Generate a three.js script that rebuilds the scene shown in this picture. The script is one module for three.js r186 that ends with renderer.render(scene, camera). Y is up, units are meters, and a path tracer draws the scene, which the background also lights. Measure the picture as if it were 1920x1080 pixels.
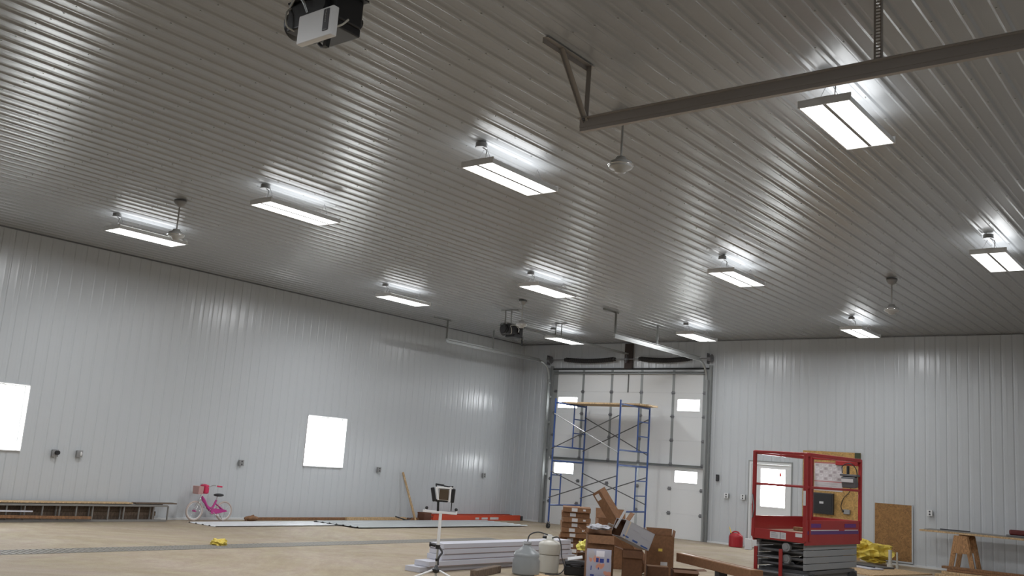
import * as THREE from 'three';
import { RoundedBoxGeometry } from 'three/addons/geometries/RoundedBoxGeometry.js';
import { mergeGeometries } from 'three/addons/utils/BufferGeometryUtils.js';
import { ImprovedNoise } from 'three/addons/math/ImprovedNoise.js';

// ------------------------------------------------------------------ camera, sky, lights, exposure
const scene = new THREE.Scene();
const camera = new THREE.PerspectiveCamera(33.492, 1920 / 1080, 0.1, 300);
camera.position.set(0, 1.5547, 0);
camera.rotation.set(0.17928, 0.67638, 0.07237, 'YXZ');
const renderer = new THREE.WebGLRenderer({ antialias: true });
renderer.toneMapping = THREE.LinearToneMapping;
renderer.toneMappingExposure = 1.0;
renderer.shadowMap.enabled = true;
scene.background = new THREE.Color(0.93, 0.97, 1.0);      // bright overcast sky
scene.backgroundIntensity = 20.0;
const LAMP_DOWN = 60, LAMP_UP = 2.8, LAMP_COLOR = new THREE.Color(0.945, 0.965, 1.0);

// ------------------------------------------------------------------ helpers
const V = (x, y, z) => new THREE.Vector3(x, y, z);
let seed = 7;
const rnd = () => { seed = (seed * 1664525 + 1013904223) >>> 0; return seed / 4294967296; };
const rr = (a, b) => a + (b - a) * rnd();
const noise = new ImprovedNoise();
const fbm = (x, y, z, o = 4) => { let s = 0, a = 0.5; for (let i = 0; i < o; i++) { s += a * noise.noise(x, y, z); x *= 2.03; y *= 2.03; z *= 1.7; a *= 0.5; } return s; };
const used = new Map();
function numbered(n) { const k = used.get(n) || 0; used.set(n, k + 1); return k ? n + '_' + String(k).padStart(3, '0') : n; }

// uv in metres, by the way each face points
function boxUV(g) {
  g = g.index ? g.toNonIndexed() : g;
  if (!g.attributes.normal) g.computeVertexNormals();
  const p = g.attributes.position, n = p.count, uv = new Float32Array(n * 2);
  const a = V(), b = V(), c = V();
  for (let i = 0; i < n; i += 3) {
    a.fromBufferAttribute(p, i); b.fromBufferAttribute(p, i + 1); c.fromBufferAttribute(p, i + 2);
    const nn = b.clone().sub(a).cross(c.clone().sub(a)); const ax = Math.abs(nn.x), ay = Math.abs(nn.y), az = Math.abs(nn.z);
    for (let k = 0; k < 3; k++) {
      const q = [a, b, c][k];
      const [u, v] = ay >= ax && ay >= az ? [q.x, q.z] : ax >= az ? [q.z, q.y] : [q.x, q.y];
      uv[(i + k) * 2] = u; uv[(i + k) * 2 + 1] = v;
    }
  }
  g.setAttribute('uv', new THREE.BufferAttribute(uv, 2));
  return g;
}
const clean = (g) => { g = g.index ? g.toNonIndexed() : g; for (const k of Object.keys(g.attributes)) if (!['position', 'normal', 'uv'].includes(k)) g.deleteAttribute(k); if (!g.attributes.normal) g.computeVertexNormals(); if (!g.attributes.uv) boxUV(g); g.morphAttributes = {}; return g; };
function merged(gs, keepUV) { if (!Array.isArray(gs)) gs = [gs]; gs = gs.map((g) => keepUV ? clean(g) : boxUV(clean(g))); return gs.length > 1 ? mergeGeometries(gs) : gs[0]; }
function obj(name, gs, m, parent = scene, keepUV = false) {
  const o = new THREE.Mesh(merged(gs, keepUV), m);
  o.name = parent === scene ? numbered(name) : partName(name, parent);
  o.castShadow = o.receiveShadow = true; parent.add(o); return o;
}
function partName(name, parent) { let k = 0; for (const c of parent.children) if (c.name === name || c.name.startsWith(name + '_') && /^\d{3}$/.test(c.name.slice(name.length + 1))) k++; return k ? name + '_' + String(k).padStart(3, '0') : name; }
function same(name, geo, m, parent, pos, rot) {          // a piece that shares geometry
  const o = new THREE.Mesh(geo, m); o.name = partName(name, parent); o.castShadow = o.receiveShadow = true;
  if (pos) o.position.set(...pos); if (rot) o.rotation.set(...rot); parent.add(o); return o;
}
function thing(name, label, category, pos = [0, 0, 0], turn = 0, group) {
  const o = new THREE.Group(); o.name = numbered(name); scene.add(o); o.position.set(...pos); o.rotation.y = turn;
  o.userData = { label, category }; if (group) o.userData.group = group; return o;
}
function tag(o, label, category, group) { o.userData.label = label; o.userData.category = category; if (group) o.userData.group = group; return o; }
function copyOf(root, pos, label, turn) { const r = root.clone(); r.name = numbered(root.name.replace(/_\d{3}$/, '')); r.userData = { ...root.userData }; if (label) r.userData.label = label; r.position.set(...pos); if (turn !== undefined) r.rotation.y = turn; scene.add(r); return r; }
function struct(name) { const o = new THREE.Group(); o.name = name; o.userData = { kind: 'structure' }; scene.add(o); return o; }
const xf = (g, x = 0, y = 0, z = 0, rx = 0, ry = 0, rz = 0) => { g.applyMatrix4(new THREE.Matrix4().compose(V(x, y, z), new THREE.Quaternion().setFromEuler(new THREE.Euler(rx, ry, rz)), V(1, 1, 1))); return g; };
const bx = (w, h, d, x = 0, y = 0, z = 0, rx = 0, ry = 0, rz = 0, r) => { r = r ?? Math.min(w, h, d) * 0.12; return xf(r > 0 ? new RoundedBoxGeometry(w, h, d, 1, r) : new THREE.BoxGeometry(w, h, d), x, y, z, rx, ry, rz); };
const sb = (x0, x1, y0, y1, z0, z1, r = 0) => bx(x1 - x0, y1 - y0, z1 - z0, (x0 + x1) / 2, (y0 + y1) / 2, (z0 + z1) / 2, 0, 0, 0, r);
function rod(a, b, r, seg = 10, r2 = r) { a = Array.isArray(a) ? V(...a) : a; b = Array.isArray(b) ? V(...b) : b; const d = b.clone().sub(a), L = d.length(); const g = new THREE.CylinderGeometry(r2, r, L, seg); g.applyQuaternion(new THREE.Quaternion().setFromUnitVectors(V(0, 1, 0), d.normalize())); const c = a.clone().add(b).multiplyScalar(0.5); g.translate(c.x, c.y, c.z); return g; }
function bar(a, b, w, h) { a = V(...a); b = V(...b); const d = b.clone().sub(a), L = d.length(); const g = new THREE.BoxGeometry(w, L, h); const o = new THREE.Object3D(); const m = new THREE.Matrix4(); d.normalize(); let s = Math.abs(d.y) > 0.95 ? V(1, 0, 0) : V(0, 1, 0); const zx = s.clone().cross(d).normalize(); const yy = d.clone(); const zz = zx.clone().cross(yy); m.makeBasis(zx, yy, zz); g.applyMatrix4(m); const c = a.clone().add(b).multiplyScalar(0.5); g.translate(c.x, c.y, c.z); return g; }
const tube = (pts, r, n = 24, s = 6) => new THREE.TubeGeometry(new THREE.CatmullRomCurve3(pts.map((p) => V(...p))), n, r, s);
const lathe = (pts, n = 24) => new THREE.LatheGeometry(pts.map((p) => new THREE.Vector2(p[0], p[1])), n);
const torus = (R, r, x, y, z, ry = 0, n = 28, s = 8) => xf(new THREE.TorusGeometry(R, r, s, n), x, y, z, 0, ry, 0);
function extr(pts, depth, bevel = 0) { const s = new THREE.Shape(pts.map((p) => new THREE.Vector2(p[0], p[1]))); return new THREE.ExtrudeGeometry(s, { depth, bevelEnabled: bevel > 0, bevelSize: bevel, bevelThickness: bevel, bevelSegments: 1 }); }
// a profile (list of [a, b]) swept along a straight line; open = true leaves the profile open
function sheetGeo(rows) {          // rows: list of [[x,y,z] ...] of equal length -> surface
  const pos = [];
  for (let i = 0; i + 1 < rows.length; i++) for (let k = 0; k + 1 < rows[i].length; k++) { const a = rows[i][k], b = rows[i + 1][k], c = rows[i + 1][k + 1], d = rows[i][k + 1]; pos.push(...a, ...b, ...c, ...a, ...c, ...d); }
  const g = new THREE.BufferGeometry(); g.setAttribute('position', new THREE.Float32BufferAttribute(pos, 3)); g.computeVertexNormals(); return g;
}

// ------------------------------------------------------------------ textures
function dataTex(n, f, srgb = true, rep = 1) {
  const d = new Uint8Array(n * n * 4);
  for (let y = 0; y < n; y++) for (let x = 0; x < n; x++) { const c = f(x / n, y / n, x, y); const i = (y * n + x) * 4; d[i] = c[0]; d[i + 1] = c[1]; d[i + 2] = c[2]; d[i + 3] = 255; }
  const t = new THREE.DataTexture(d, n, n); t.wrapS = t.wrapT = THREE.RepeatWrapping; t.magFilter = THREE.LinearFilter; t.minFilter = THREE.LinearMipmapLinearFilter; t.generateMipmaps = true;
  if (srgb) t.colorSpace = THREE.SRGBColorSpace; t.repeat.set(rep, rep); t.needsUpdate = true; return t;
}
const clamp = (v) => Math.max(0, Math.min(255, v));
// periodic noise on a torus so that the tile joins
const per = (u, v, f, s = 0) => { const a = u * Math.PI * 2, b = v * Math.PI * 2; return fbm(Math.cos(a) * f + s, Math.sin(a) * f + Math.cos(b) * f, Math.sin(b) * f + s * 2.3); };
const floorMap = dataTex(1024, (u, v) => {
  const n1 = per(u, v, 1.1, 3), n2 = per(u, v, 4.2, 9), n3 = per(u, v, 15, 1);
  const k = 1 + n1 * 0.09 + n2 * 0.08 + n3 * 0.07 + (rnd() - 0.5) * 0.09;
  const dark = rnd() < 0.0009 ? 0.6 : 1;
  return [clamp(206 * k * dark), clamp((190 + n2 * 6) * k * dark), clamp((164 + n1 * 14) * k * dark)];
}, true, 1 / 7);
const floorRough = dataTex(256, (u, v) => { const k = 215 + per(u, v, 2, 5) * 60 + (rnd() - 0.5) * 30; return [clamp(k), clamp(k), clamp(k)]; }, false, 1 / 3.1);
const woodTex = (r, g, b, s) => dataTex(256, (u, v) => { const w = Math.sin((per(u, v, 0.5, s) * 3 + u * 9) * Math.PI * 2) * 0.08 + per(u, v * 0.2, 3, s) * 0.25 + (rnd() - 0.5) * 0.08; const k = 1 + w; return [clamp(r * k), clamp(g * k), clamp(b * k)]; }, true, 2.2);
const pineTex = woodTex(190, 162, 124, 2), brownTex = woodTex(132, 96, 66, 6), oldTex = woodTex(104, 88, 74, 11);
const cardTex = dataTex(256, (u, v, x) => { const k = 1 + per(u, v, 2.2, 4) * 0.16 + (x % 8 < 4 ? 0.012 : -0.012) + (rnd() - 0.5) * 0.05; return [clamp(126 * k), clamp(90 * k), clamp(62 * k)]; }, true, 2);
function canvasTex(w, h, draw) { const c = document.createElement('canvas'); c.width = w; c.height = h; const x = c.getContext('2d'); draw(x, w, h); const t = new THREE.CanvasTexture(c); t.colorSpace = THREE.SRGBColorSpace; t.wrapS = t.wrapT = THREE.RepeatWrapping; return t; }
const osbMake = (base, n) => { const t = canvasTex(512, 512, (x, w, h) => {
  x.fillStyle = `rgb(${base})`; x.fillRect(0, 0, w, h);
  for (let i = 0; i < n; i++) { const k = rr(0.86, 1.1), L = rr(16, 60), W = rr(5, 15); x.save(); x.translate(rr(0, w), rr(0, h)); x.rotate(rr(0, Math.PI)); x.fillStyle = `rgb(${base.map((c) => clamp(c * k) | 0)})`; x.fillRect(-L / 2, -W / 2, L, W); x.restore(); }
}); t.repeat.set(1 / 1.0, 1 / 1.0); return t; };
const osbTex = osbMake([148, 110, 66], 1500), osbTexPale = osbMake([186, 148, 90], 1500);

// ------------------------------------------------------------------ materials
const M = (o) => new THREE.MeshPhysicalMaterial({ roughness: 0.5, ...o });
const hex = (h) => new THREE.Color(h);
const m = {
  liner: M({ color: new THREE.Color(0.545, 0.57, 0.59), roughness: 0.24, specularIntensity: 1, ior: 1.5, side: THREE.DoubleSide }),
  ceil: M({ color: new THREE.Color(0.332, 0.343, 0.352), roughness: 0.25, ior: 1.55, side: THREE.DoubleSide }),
  core: M({ color: new THREE.Color(0.5, 0.5, 0.5), roughness: 0.9 }),
  trim: M({ color: new THREE.Color(0.72, 0.735, 0.74), roughness: 0.35 }),
  floor: M({ color: new THREE.Color(0.58, 0.57, 0.575), map: floorMap, roughness: 0.95, roughnessMap: floorRough, specularIntensity: 0.6 }),
  white: M({ color: new THREE.Color(0.8, 0.8, 0.8), roughness: 0.4 }),
  doorwhite: M({ color: new THREE.Color(0.74, 0.75, 0.75), roughness: 0.45 }),
  foam: M({ color: new THREE.Color(0.52, 0.52, 0.57), roughness: 0.7 }),
  galv: M({ color: new THREE.Color(0.52, 0.54, 0.54), metalness: 0.85, roughness: 0.4 }),
  brace: M({ color: new THREE.Color(0.12, 0.12, 0.12), metalness: 0.3, roughness: 0.6 }),
  fan: M({ color: new THREE.Color(0.42, 0.42, 0.41), roughness: 0.3 }),
  trackwarm: M({ color: new THREE.Color(0.36, 0.33, 0.305), metalness: 0.25, roughness: 0.5 }),
  track: M({ color: new THREE.Color(0.42, 0.43, 0.42), metalness: 0.75, roughness: 0.5 }),
  galvdull: M({ color: new THREE.Color(0.31, 0.325, 0.32), metalness: 0.25, roughness: 0.5 }),
  steel: M({ color: new THREE.Color(0.22, 0.22, 0.23), metalness: 0.7, roughness: 0.45 }),
  grate: M({ color: new THREE.Color(0.25, 0.235, 0.21), metalness: 0.2, roughness: 0.7 }),
  sawwood: M({ color: new THREE.Color(0.8, 0.62, 0.5), map: pineTex, roughness: 0.7 }),
  alu: M({ color: new THREE.Color(0.24, 0.23, 0.215), metalness: 0.3, roughness: 0.5 }),
  black: M({ color: new THREE.Color(0.018, 0.018, 0.02), roughness: 0.4 }),
  dark: M({ color: new THREE.Color(0.05, 0.05, 0.055), roughness: 0.6 }),
  spring: M({ color: new THREE.Color(0.03, 0.028, 0.028), roughness: 0.6 }),
  boxgrey: M({ color: new THREE.Color(0.3, 0.3, 0.3), roughness: 0.5, metalness: 0.3 }),
  blue: M({ color: new THREE.Color(0.035, 0.085, 0.28), roughness: 0.4, clearcoat: 0.3 }),
  red: M({ color: new THREE.Color(0.31, 0.018, 0.018), roughness: 0.4, clearcoat: 0.3 }),
  orange: M({ color: new THREE.Color(0.62, 0.075, 0.03), roughness: 0.45 }),
  gasred: M({ color: new THREE.Color(0.36, 0.012, 0.02), roughness: 0.35 }),
  pink: M({ color: new THREE.Color(0.48, 0.035, 0.24), roughness: 0.35, clearcoat: 0.4 }),
  hotpink: M({ color: new THREE.Color(0.6, 0.03, 0.1), roughness: 0.6 }),
  wicker: M({ color: new THREE.Color(0.5, 0.3, 0.28), roughness: 0.8 }),
  chrome: M({ color: new THREE.Color(0.8, 0.8, 0.8), metalness: 1, roughness: 0.15 }),
  tyre: M({ color: new THREE.Color(0.5, 0.42, 0.38), roughness: 0.7 }),
  yellow: M({ color: new THREE.Color(0.72, 0.55, 0.09), roughness: 0.5, side: THREE.DoubleSide }),
  yellowpale: M({ color: new THREE.Color(0.8, 0.72, 0.14), roughness: 0.45, side: THREE.DoubleSide }),
  grey: M({ color: new THREE.Color(0.24, 0.25, 0.26), roughness: 0.55 }),
  greydark: M({ color: new THREE.Color(0.1, 0.1, 0.105), roughness: 0.55 }),
  jug: M({ color: new THREE.Color(0.42, 0.445, 0.455), roughness: 0.35, transmission: 0.4, thickness: 0 }),
  plastic: M({ color: new THREE.Color(0.55, 0.53, 0.47), roughness: 0.4 }),
  pine: M({ map: pineTex, roughness: 0.7 }), brown: M({ map: brownTex, roughness: 0.75 }), old: M({ map: oldTex, roughness: 0.8 }),
  paleply: M({ color: new THREE.Color(0.95, 0.92, 0.9), map: pineTex, roughness: 0.7 }),
  card: M({ map: cardTex, roughness: 0.8, side: THREE.DoubleSide }), carddark: M({ map: cardTex, color: new THREE.Color(0.5, 0.45, 0.42), roughness: 0.85, side: THREE.DoubleSide }),
  cardpale: M({ map: cardTex, color: new THREE.Color(1.0, 1.0, 1.0).multiplyScalar(1.0), roughness: 0.8, side: THREE.DoubleSide }),
  whitecard: M({ color: new THREE.Color(0.4, 0.4, 0.43), roughness: 0.6, side: THREE.DoubleSide }),
  paper: M({ color: new THREE.Color(0.42, 0.42, 0.45), roughness: 0.7, side: THREE.DoubleSide }),
  osb: M({ map: osbTex, roughness: 0.75 }), osbpale: M({ map: osbTexPale, roughness: 0.75 }),
  lens: M({ color: 0xffffff, roughness: 0.4, emissive: new THREE.Color(0.98, 1, 0.99), emissiveIntensity: 3.0 }),
  upslot: M({ color: 0xffffff, roughness: 0.4, emissive: new THREE.Color(0.98, 1, 0.99), emissiveIntensity: 1.8 }),
  glass: M({ color: 0xffffff, roughness: 0.02, transmission: 1, thickness: 0, ior: 1.45 }),
  ground: M({ color: new THREE.Color(0.62, 0.62, 0.6), roughness: 0.95 }),
  rubber: M({ color: new THREE.Color(0.03, 0.03, 0.03), roughness: 0.8 }),
  label: M({ color: new THREE.Color(0.6, 0.6, 0.61), roughness: 0.6 }),
};

// ------------------------------------------------------------------ room
const XL = -16.71, XR = 0.45, ZB = -21.57, ZF = 8.0, H = 4.88, P = 0.2127;
{ const g = obj('ground_outside', sb(-60, 45, -0.5, -0.2, -70, 50), m.ground); g.userData.kind = 'structure'; }
{ const f = obj('floor', sb(XL - 0.2, XR + 0.2, -0.2, 0, ZB - 0.2, ZF + 0.2), m.floor); f.userData.kind = 'structure'; }

// one pitch of the liner panel: [offset along the panel, depth proud of the flat]
const PITCH_CEIL = [[-0.5, 0], [-0.2, 0], [-0.16, 0.002], [-0.1, 0.011], [-0.06, 0.0128], [0.06, 0.0128], [0.1, 0.011], [0.16, 0.002], [0.2, 0], [0.28, 0], [0.31, 0.0025], [0.36, 0.0025], [0.39, 0]];
const PITCH_WALL = [[-0.5, 0], [-0.1, 0], [-0.09, -0.001], [-0.045, -0.0085], [0.045, -0.0085], [0.09, -0.001], [0.1, 0], [0.28, 0], [0.31, 0.002], [0.36, 0.002], [0.39, 0]];
function profile(u0, u1, phase, PITCH) {
  const pts = [];
  const k0 = Math.floor((u0 - phase) / P) - 1, k1 = Math.ceil((u1 - phase) / P) + 1;
  for (let k = k0; k <= k1; k++) for (const [a, b] of PITCH) pts.push([phase + (k + a) * P, b]);
  const at = (u) => { for (let i = 0; i + 1 < pts.length; i++) if (pts[i][0] <= u && u <= pts[i + 1][0]) { const t = (u - pts[i][0]) / (pts[i + 1][0] - pts[i][0] || 1); return pts[i][1] + t * (pts[i + 1][1] - pts[i][1]); } return 0; };
  return [[u0, at(u0)], ...pts.filter((p) => p[0] > u0 + 1e-4 && p[0] < u1 - 1e-4), [u1, at(u1)]];
}
// sheets of liner on a wall; holes = [[u0,u1,v0,v1]]; place(u,v,d) gives a point d proud of the wall
function liner(parent, U0, U1, V0, V1, phase, place, holes, mat, partLabel) {
  const W = 4 * P, start = phase + P * 0.5;
  let k = Math.floor((U0 - start) / W);
  for (; start + k * W < U1; k++) {
    const a = Math.max(U0, start + k * W), b = Math.min(U1, start + (k + 1) * W); if (b - a < 0.01) continue;
    const cuts = [...new Set([a, b, ...holes.flatMap((h) => [h[0], h[1]]).filter((c) => c > a && c < b)])].sort((p, q) => p - q);
    const gs = [];
    for (let i = 0; i + 1 < cuts.length; i++) {
      const mid = (cuts[i] + cuts[i + 1]) / 2; let spans = [[V0, V1]];
      for (const h of holes) if (mid > h[0] && mid < h[1]) spans = spans.flatMap(([s, e]) => [[s, Math.min(e, h[2])], [Math.max(s, h[3]), e]].filter(([p, q]) => q - p > 0.005));
      const pr = profile(cuts[i], cuts[i + 1], phase, mat === m.ceil ? PITCH_CEIL : PITCH_WALL);
      for (const [s, e] of spans) gs.push(ribGeo(pr, s, e, place));
    }
    if (gs.length) obj('liner_panel', gs, mat, parent);
  }
}
function ribGeo(pr, s, e, place) {        // normals eased across the bends, as rolled steel has
  const n2 = pr.map((p, i) => { const a = pr[Math.max(0, i - 1)], b = pr[Math.min(pr.length - 1, i + 1)]; return [-(b[1] - a[1]), b[0] - a[0]]; });
  const o = V(...place(0, 0, 0)), eu = V(...place(1, 0, 0)).sub(o), ed = V(...place(0, 0, 1)).sub(o);
  const N = n2.map(([a, b]) => eu.clone().multiplyScalar(a).addScaledVector(ed, b).normalize());
  const pos = [], nor = [];
  const push = (i, v) => { pos.push(...place(pr[i][0], v, pr[i][1])); nor.push(N[i].x, N[i].y, N[i].z); };
  const ev = V(...place(0, 1, 0)).sub(o), flip = eu.clone().cross(ev).dot(ed) < 0;
  for (let i = 0; i + 1 < pr.length; i++) { const q = [[i, s], [i + 1, s], [i + 1, e], [i, s], [i + 1, e], [i, e]]; if (flip) { [q[1], q[2]] = [q[2], q[1]]; [q[4], q[5]] = [q[5], q[4]]; } for (const [k, v] of q) push(k, v); }
  const g = new THREE.BufferGeometry(); g.setAttribute('position', new THREE.Float32BufferAttribute(pos, 3)); g.setAttribute('normal', new THREE.Float32BufferAttribute(nor, 3)); return g;
}
function core(parent, U0, U1, V0, V1, holes, box) {      // the wall behind the sheets, with its openings
  const us = [...new Set([U0, U1, ...holes.flatMap((h) => [h[0], h[1]])])].sort((a, b) => a - b); const gs = [];
  for (let i = 0; i + 1 < us.length; i++) { const mid = (us[i] + us[i + 1]) / 2; let spans = [[V0, V1]]; for (const h of holes) if (mid > h[0] && mid < h[1]) spans = spans.flatMap(([s, e]) => [[s, Math.min(e, h[2])], [Math.max(s, h[3]), e]].filter(([p, q]) => q - p > 0.005)); for (const [s, e] of spans) gs.push(box(us[i], us[i + 1], s, e)); }
  obj('wall_core', gs, m.core, parent);
}
const WIN = [[-15.12, -13.96, 1.14, 2.26], [-7.84, -6.69, 1.14, 2.26]];           // left wall windows: z0,z1,y0,y1
const OD = { x0: -15.6, x1: -10.87, h: 4.15 }, WD = { x0: -9.74, x1: -8.72, h: 1.97 };
const ceiling = struct('ceiling');
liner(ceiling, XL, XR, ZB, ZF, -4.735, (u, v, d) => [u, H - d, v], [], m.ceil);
obj('ceiling_deck', sb(XL - 0.2, XR + 0.2, H + 0.004, H + 0.25, ZB - 0.2, ZF + 0.2), m.core, ceiling);
{ // the screws that hold the sheets, a dark head beside every rib at each row of framing
  const rows = 40, cols = 78, inst = new THREE.InstancedMesh(new THREE.CylinderGeometry(0.007, 0.007, 0.006, 6), m.fan, rows * cols); let n = 0;
  for (let i = 0; i < cols; i++) for (let j = 0; j < rows; j++) { const x = -4.735 + (i - 55) * P, z = -5.03 - (j - 12) * 0.578; if (x > XL + 0.1 && x < XR - 0.1 && z > ZB + 0.1) inst.setMatrixAt(n++, new THREE.Matrix4().makeTranslation(x + rr(-0.004, 0.004), H - 0.021, z + rr(-0.02, 0.02))); }
  inst.count = n; inst.name = 'screws'; inst.userData.kind = 'stuff'; inst.castShadow = true; ceiling.add(inst);
}
const wl = struct('wall_left');
liner(wl, ZB, ZF, 0, H, 0.05, (u, v, d) => [XL + d, v, u], WIN, m.liner);
core(wl, ZB - 0.2, ZF + 0.2, 0, H, WIN, (a, b, s, e) => sb(XL - 0.2, XL - 0.018, s, e, a, b));
const wb = struct('wall_back'), BH = [[OD.x0, OD.x1, 0, OD.h], [WD.x0, WD.x1, 0, WD.h]];
liner(wb, XL, XR, 0, H, -5.36, (u, v, d) => [u, v, ZB + d], BH, m.liner);
core(wb, XL - 0.018, XR + 0.2, 0, H, BH, (a, b, s, e) => sb(a, b, s, e, ZB - 0.2, ZB - 0.018));
const wr = struct('wall_right');
liner(wr, ZB, ZF, 0, H, 0.05, (u, v, d) => [XR - d, v, u], [], m.liner);
core(wr, ZB, ZF + 0.2, 0, H, [], (a, b, s, e) => sb(XR + 0.018, XR + 0.2, s, e, a, b));
const wf = struct('wall_front');
liner(wf, XL, XR, 0, H, 0.05, (u, v, d) => [u, v, ZF - d], [], m.liner);
core(wf, XL, XR, 0, H, [], (a, b, s, e) => sb(a, b, s, e, ZF + 0.018, ZF + 0.2));
// trims: ceiling angles, base angles
const frame4 = (u0, u1, v0, v1, t, f) => [f(u0, u1, v1 - t, v1), f(u0, u1, v0, v0 + t), f(u0, u0 + t, v0 + t, v1 - t), f(u1 - t, u1, v0 + t, v1 - t)];
const trimOf = (n, g, mat = m.trim) => { const t = obj(n, g, mat); t.userData.kind = 'structure'; return t; };
trimOf('trim_1', [sb(XL, XL + 0.012, H - 0.03, H - 0.008, ZB, ZF)], m.steel);
trimOf('trim_2', [sb(XL + 0.012, XR, H - 0.03, H - 0.008, ZB, ZB + 0.012)], m.steel);
trimOf('baseboard_left', [sb(XL, XL + 0.026, 0, 0.04, ZB, ZF)]);
trimOf('baseboard_back', [sb(XL + 0.03, OD.x0 - 0.1, 0, 0.04, ZB, ZB + 0.026), sb(OD.x1 + 0.1, WD.x0 - 0.09, 0, 0.04, ZB, ZB + 0.026), sb(WD.x1 + 0.09, XR, 0, 0.04, ZB, ZB + 0.026)]);

// left wall windows: reveal, frame, sash, pane, sill
WIN.forEach(([z0, z1, y0, y1], i) => {
  const w = struct('window_' + (i + 1)), x = XL - 0.16;
  obj('window_reveal', [sb(XL - 0.2, XL + 0.022, y1 - 0.012, y1 + 0.002, z0, z1), sb(XL - 0.2, XL + 0.022, y0, y1, z0 - 0.002, z0 + 0.012), sb(XL - 0.2, XL + 0.022, y0, y1, z1 - 0.012, z1 + 0.002)], m.white, w);
  obj('window_sill', sb(XL - 0.2, XL + 0.035, y0 - 0.002, y0 + 0.016, z0, z1), m.white, w);
  obj('window_frame', frame4(z0 + 0.012, z1 - 0.012, y0 + 0.016, y1 - 0.012, 0.022, (a, b, c, e) => sb(x - 0.03, x + 0.03, c, e, a, b)), m.white, w);
  obj('window_pane', new THREE.PlaneGeometry(z1 - z0 - 0.11, y1 - y0 - 0.11).applyMatrix4(new THREE.Matrix4().makeRotationY(Math.PI / 2)).translate(x, (y0 + y1) / 2, (z0 + z1) / 2), m.glass, w);
  obj('latch', [bx(0.025, 0.022, 0.06, x + 0.04, y0 + 0.03, z0 + (z1 - z0) * 0.55), bx(0.025, 0.022, 0.06, x + 0.04, y0 + 0.03, z0 + (z1 - z0) * 0.3)], m.boxgrey, w);
});

// walk door in the back wall
{ const d = struct('door_1'), z = ZB - 0.03, { x0, x1, h } = WD;
  obj('door_frame', [sb(x0, x0 + 0.05, 0, h - 0.05, ZB - 0.2, ZB + 0.02), sb(x1 - 0.05, x1, 0, h - 0.05, ZB - 0.2, ZB + 0.02), sb(x0, x1, h - 0.05, h, ZB - 0.2, ZB + 0.02)], m.trim, d);
  obj('frame_trim', [sb(x0 - 0.025, x0, 0, h, ZB, ZB + 0.022), sb(x1, x1 + 0.025, 0, h, ZB, ZB + 0.022), sb(x0 - 0.025, x1 + 0.025, h, h + 0.03, ZB, ZB + 0.024)], m.galvdull, d);
  const L0 = -9.47, L1 = -8.86, B0 = 0.95, B1 = 1.83;
  obj('door_leaf', [sb(x0 + 0.052, L0, 0.012, h - 0.052, z - 0.022, z + 0.022), sb(L1, x1 - 0.052, 0.012, h - 0.052, z - 0.022, z + 0.022), sb(L0, L1, 0.012, B0, z - 0.022, z + 0.022), sb(L0, L1, B1, h - 0.052, z - 0.022, z + 0.022)], m.doorwhite, d);
  obj('lite_frame', frame4(L0 - 0.02, L1 + 0.02, B0 - 0.02, B1 + 0.02, 0.03, (a, b, c, e) => sb(a, b, c, e, z + 0.022, z + 0.03)), m.white, d);
  obj('pane', new THREE.PlaneGeometry(L1 - L0, B1 - B0).translate((L0 + L1) / 2, (B0 + B1) / 2, z), m.glass, d);
  obj('sticker', sb(-9.02, -8.97, 1.66, 1.74, z + 0.002, z + 0.004), M({ color: new THREE.Color(0.6, 0.05, 0.05) }), d);
  const hd = obj('door_handle', [rod([x0 + 0.12, 0.98, z + 0.02], [x0 + 0.12, 0.98, z + 0.08], 0.02), xf(new THREE.SphereGeometry(0.03, 12, 8), x0 + 0.12, 0.98, z + 0.09)], m.galv, d);
  obj('threshold', sb(x0 + 0.05, x1 - 0.05, 0, 0.012, ZB - 0.18, ZB + 0.02), m.alu, d);
}

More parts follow.
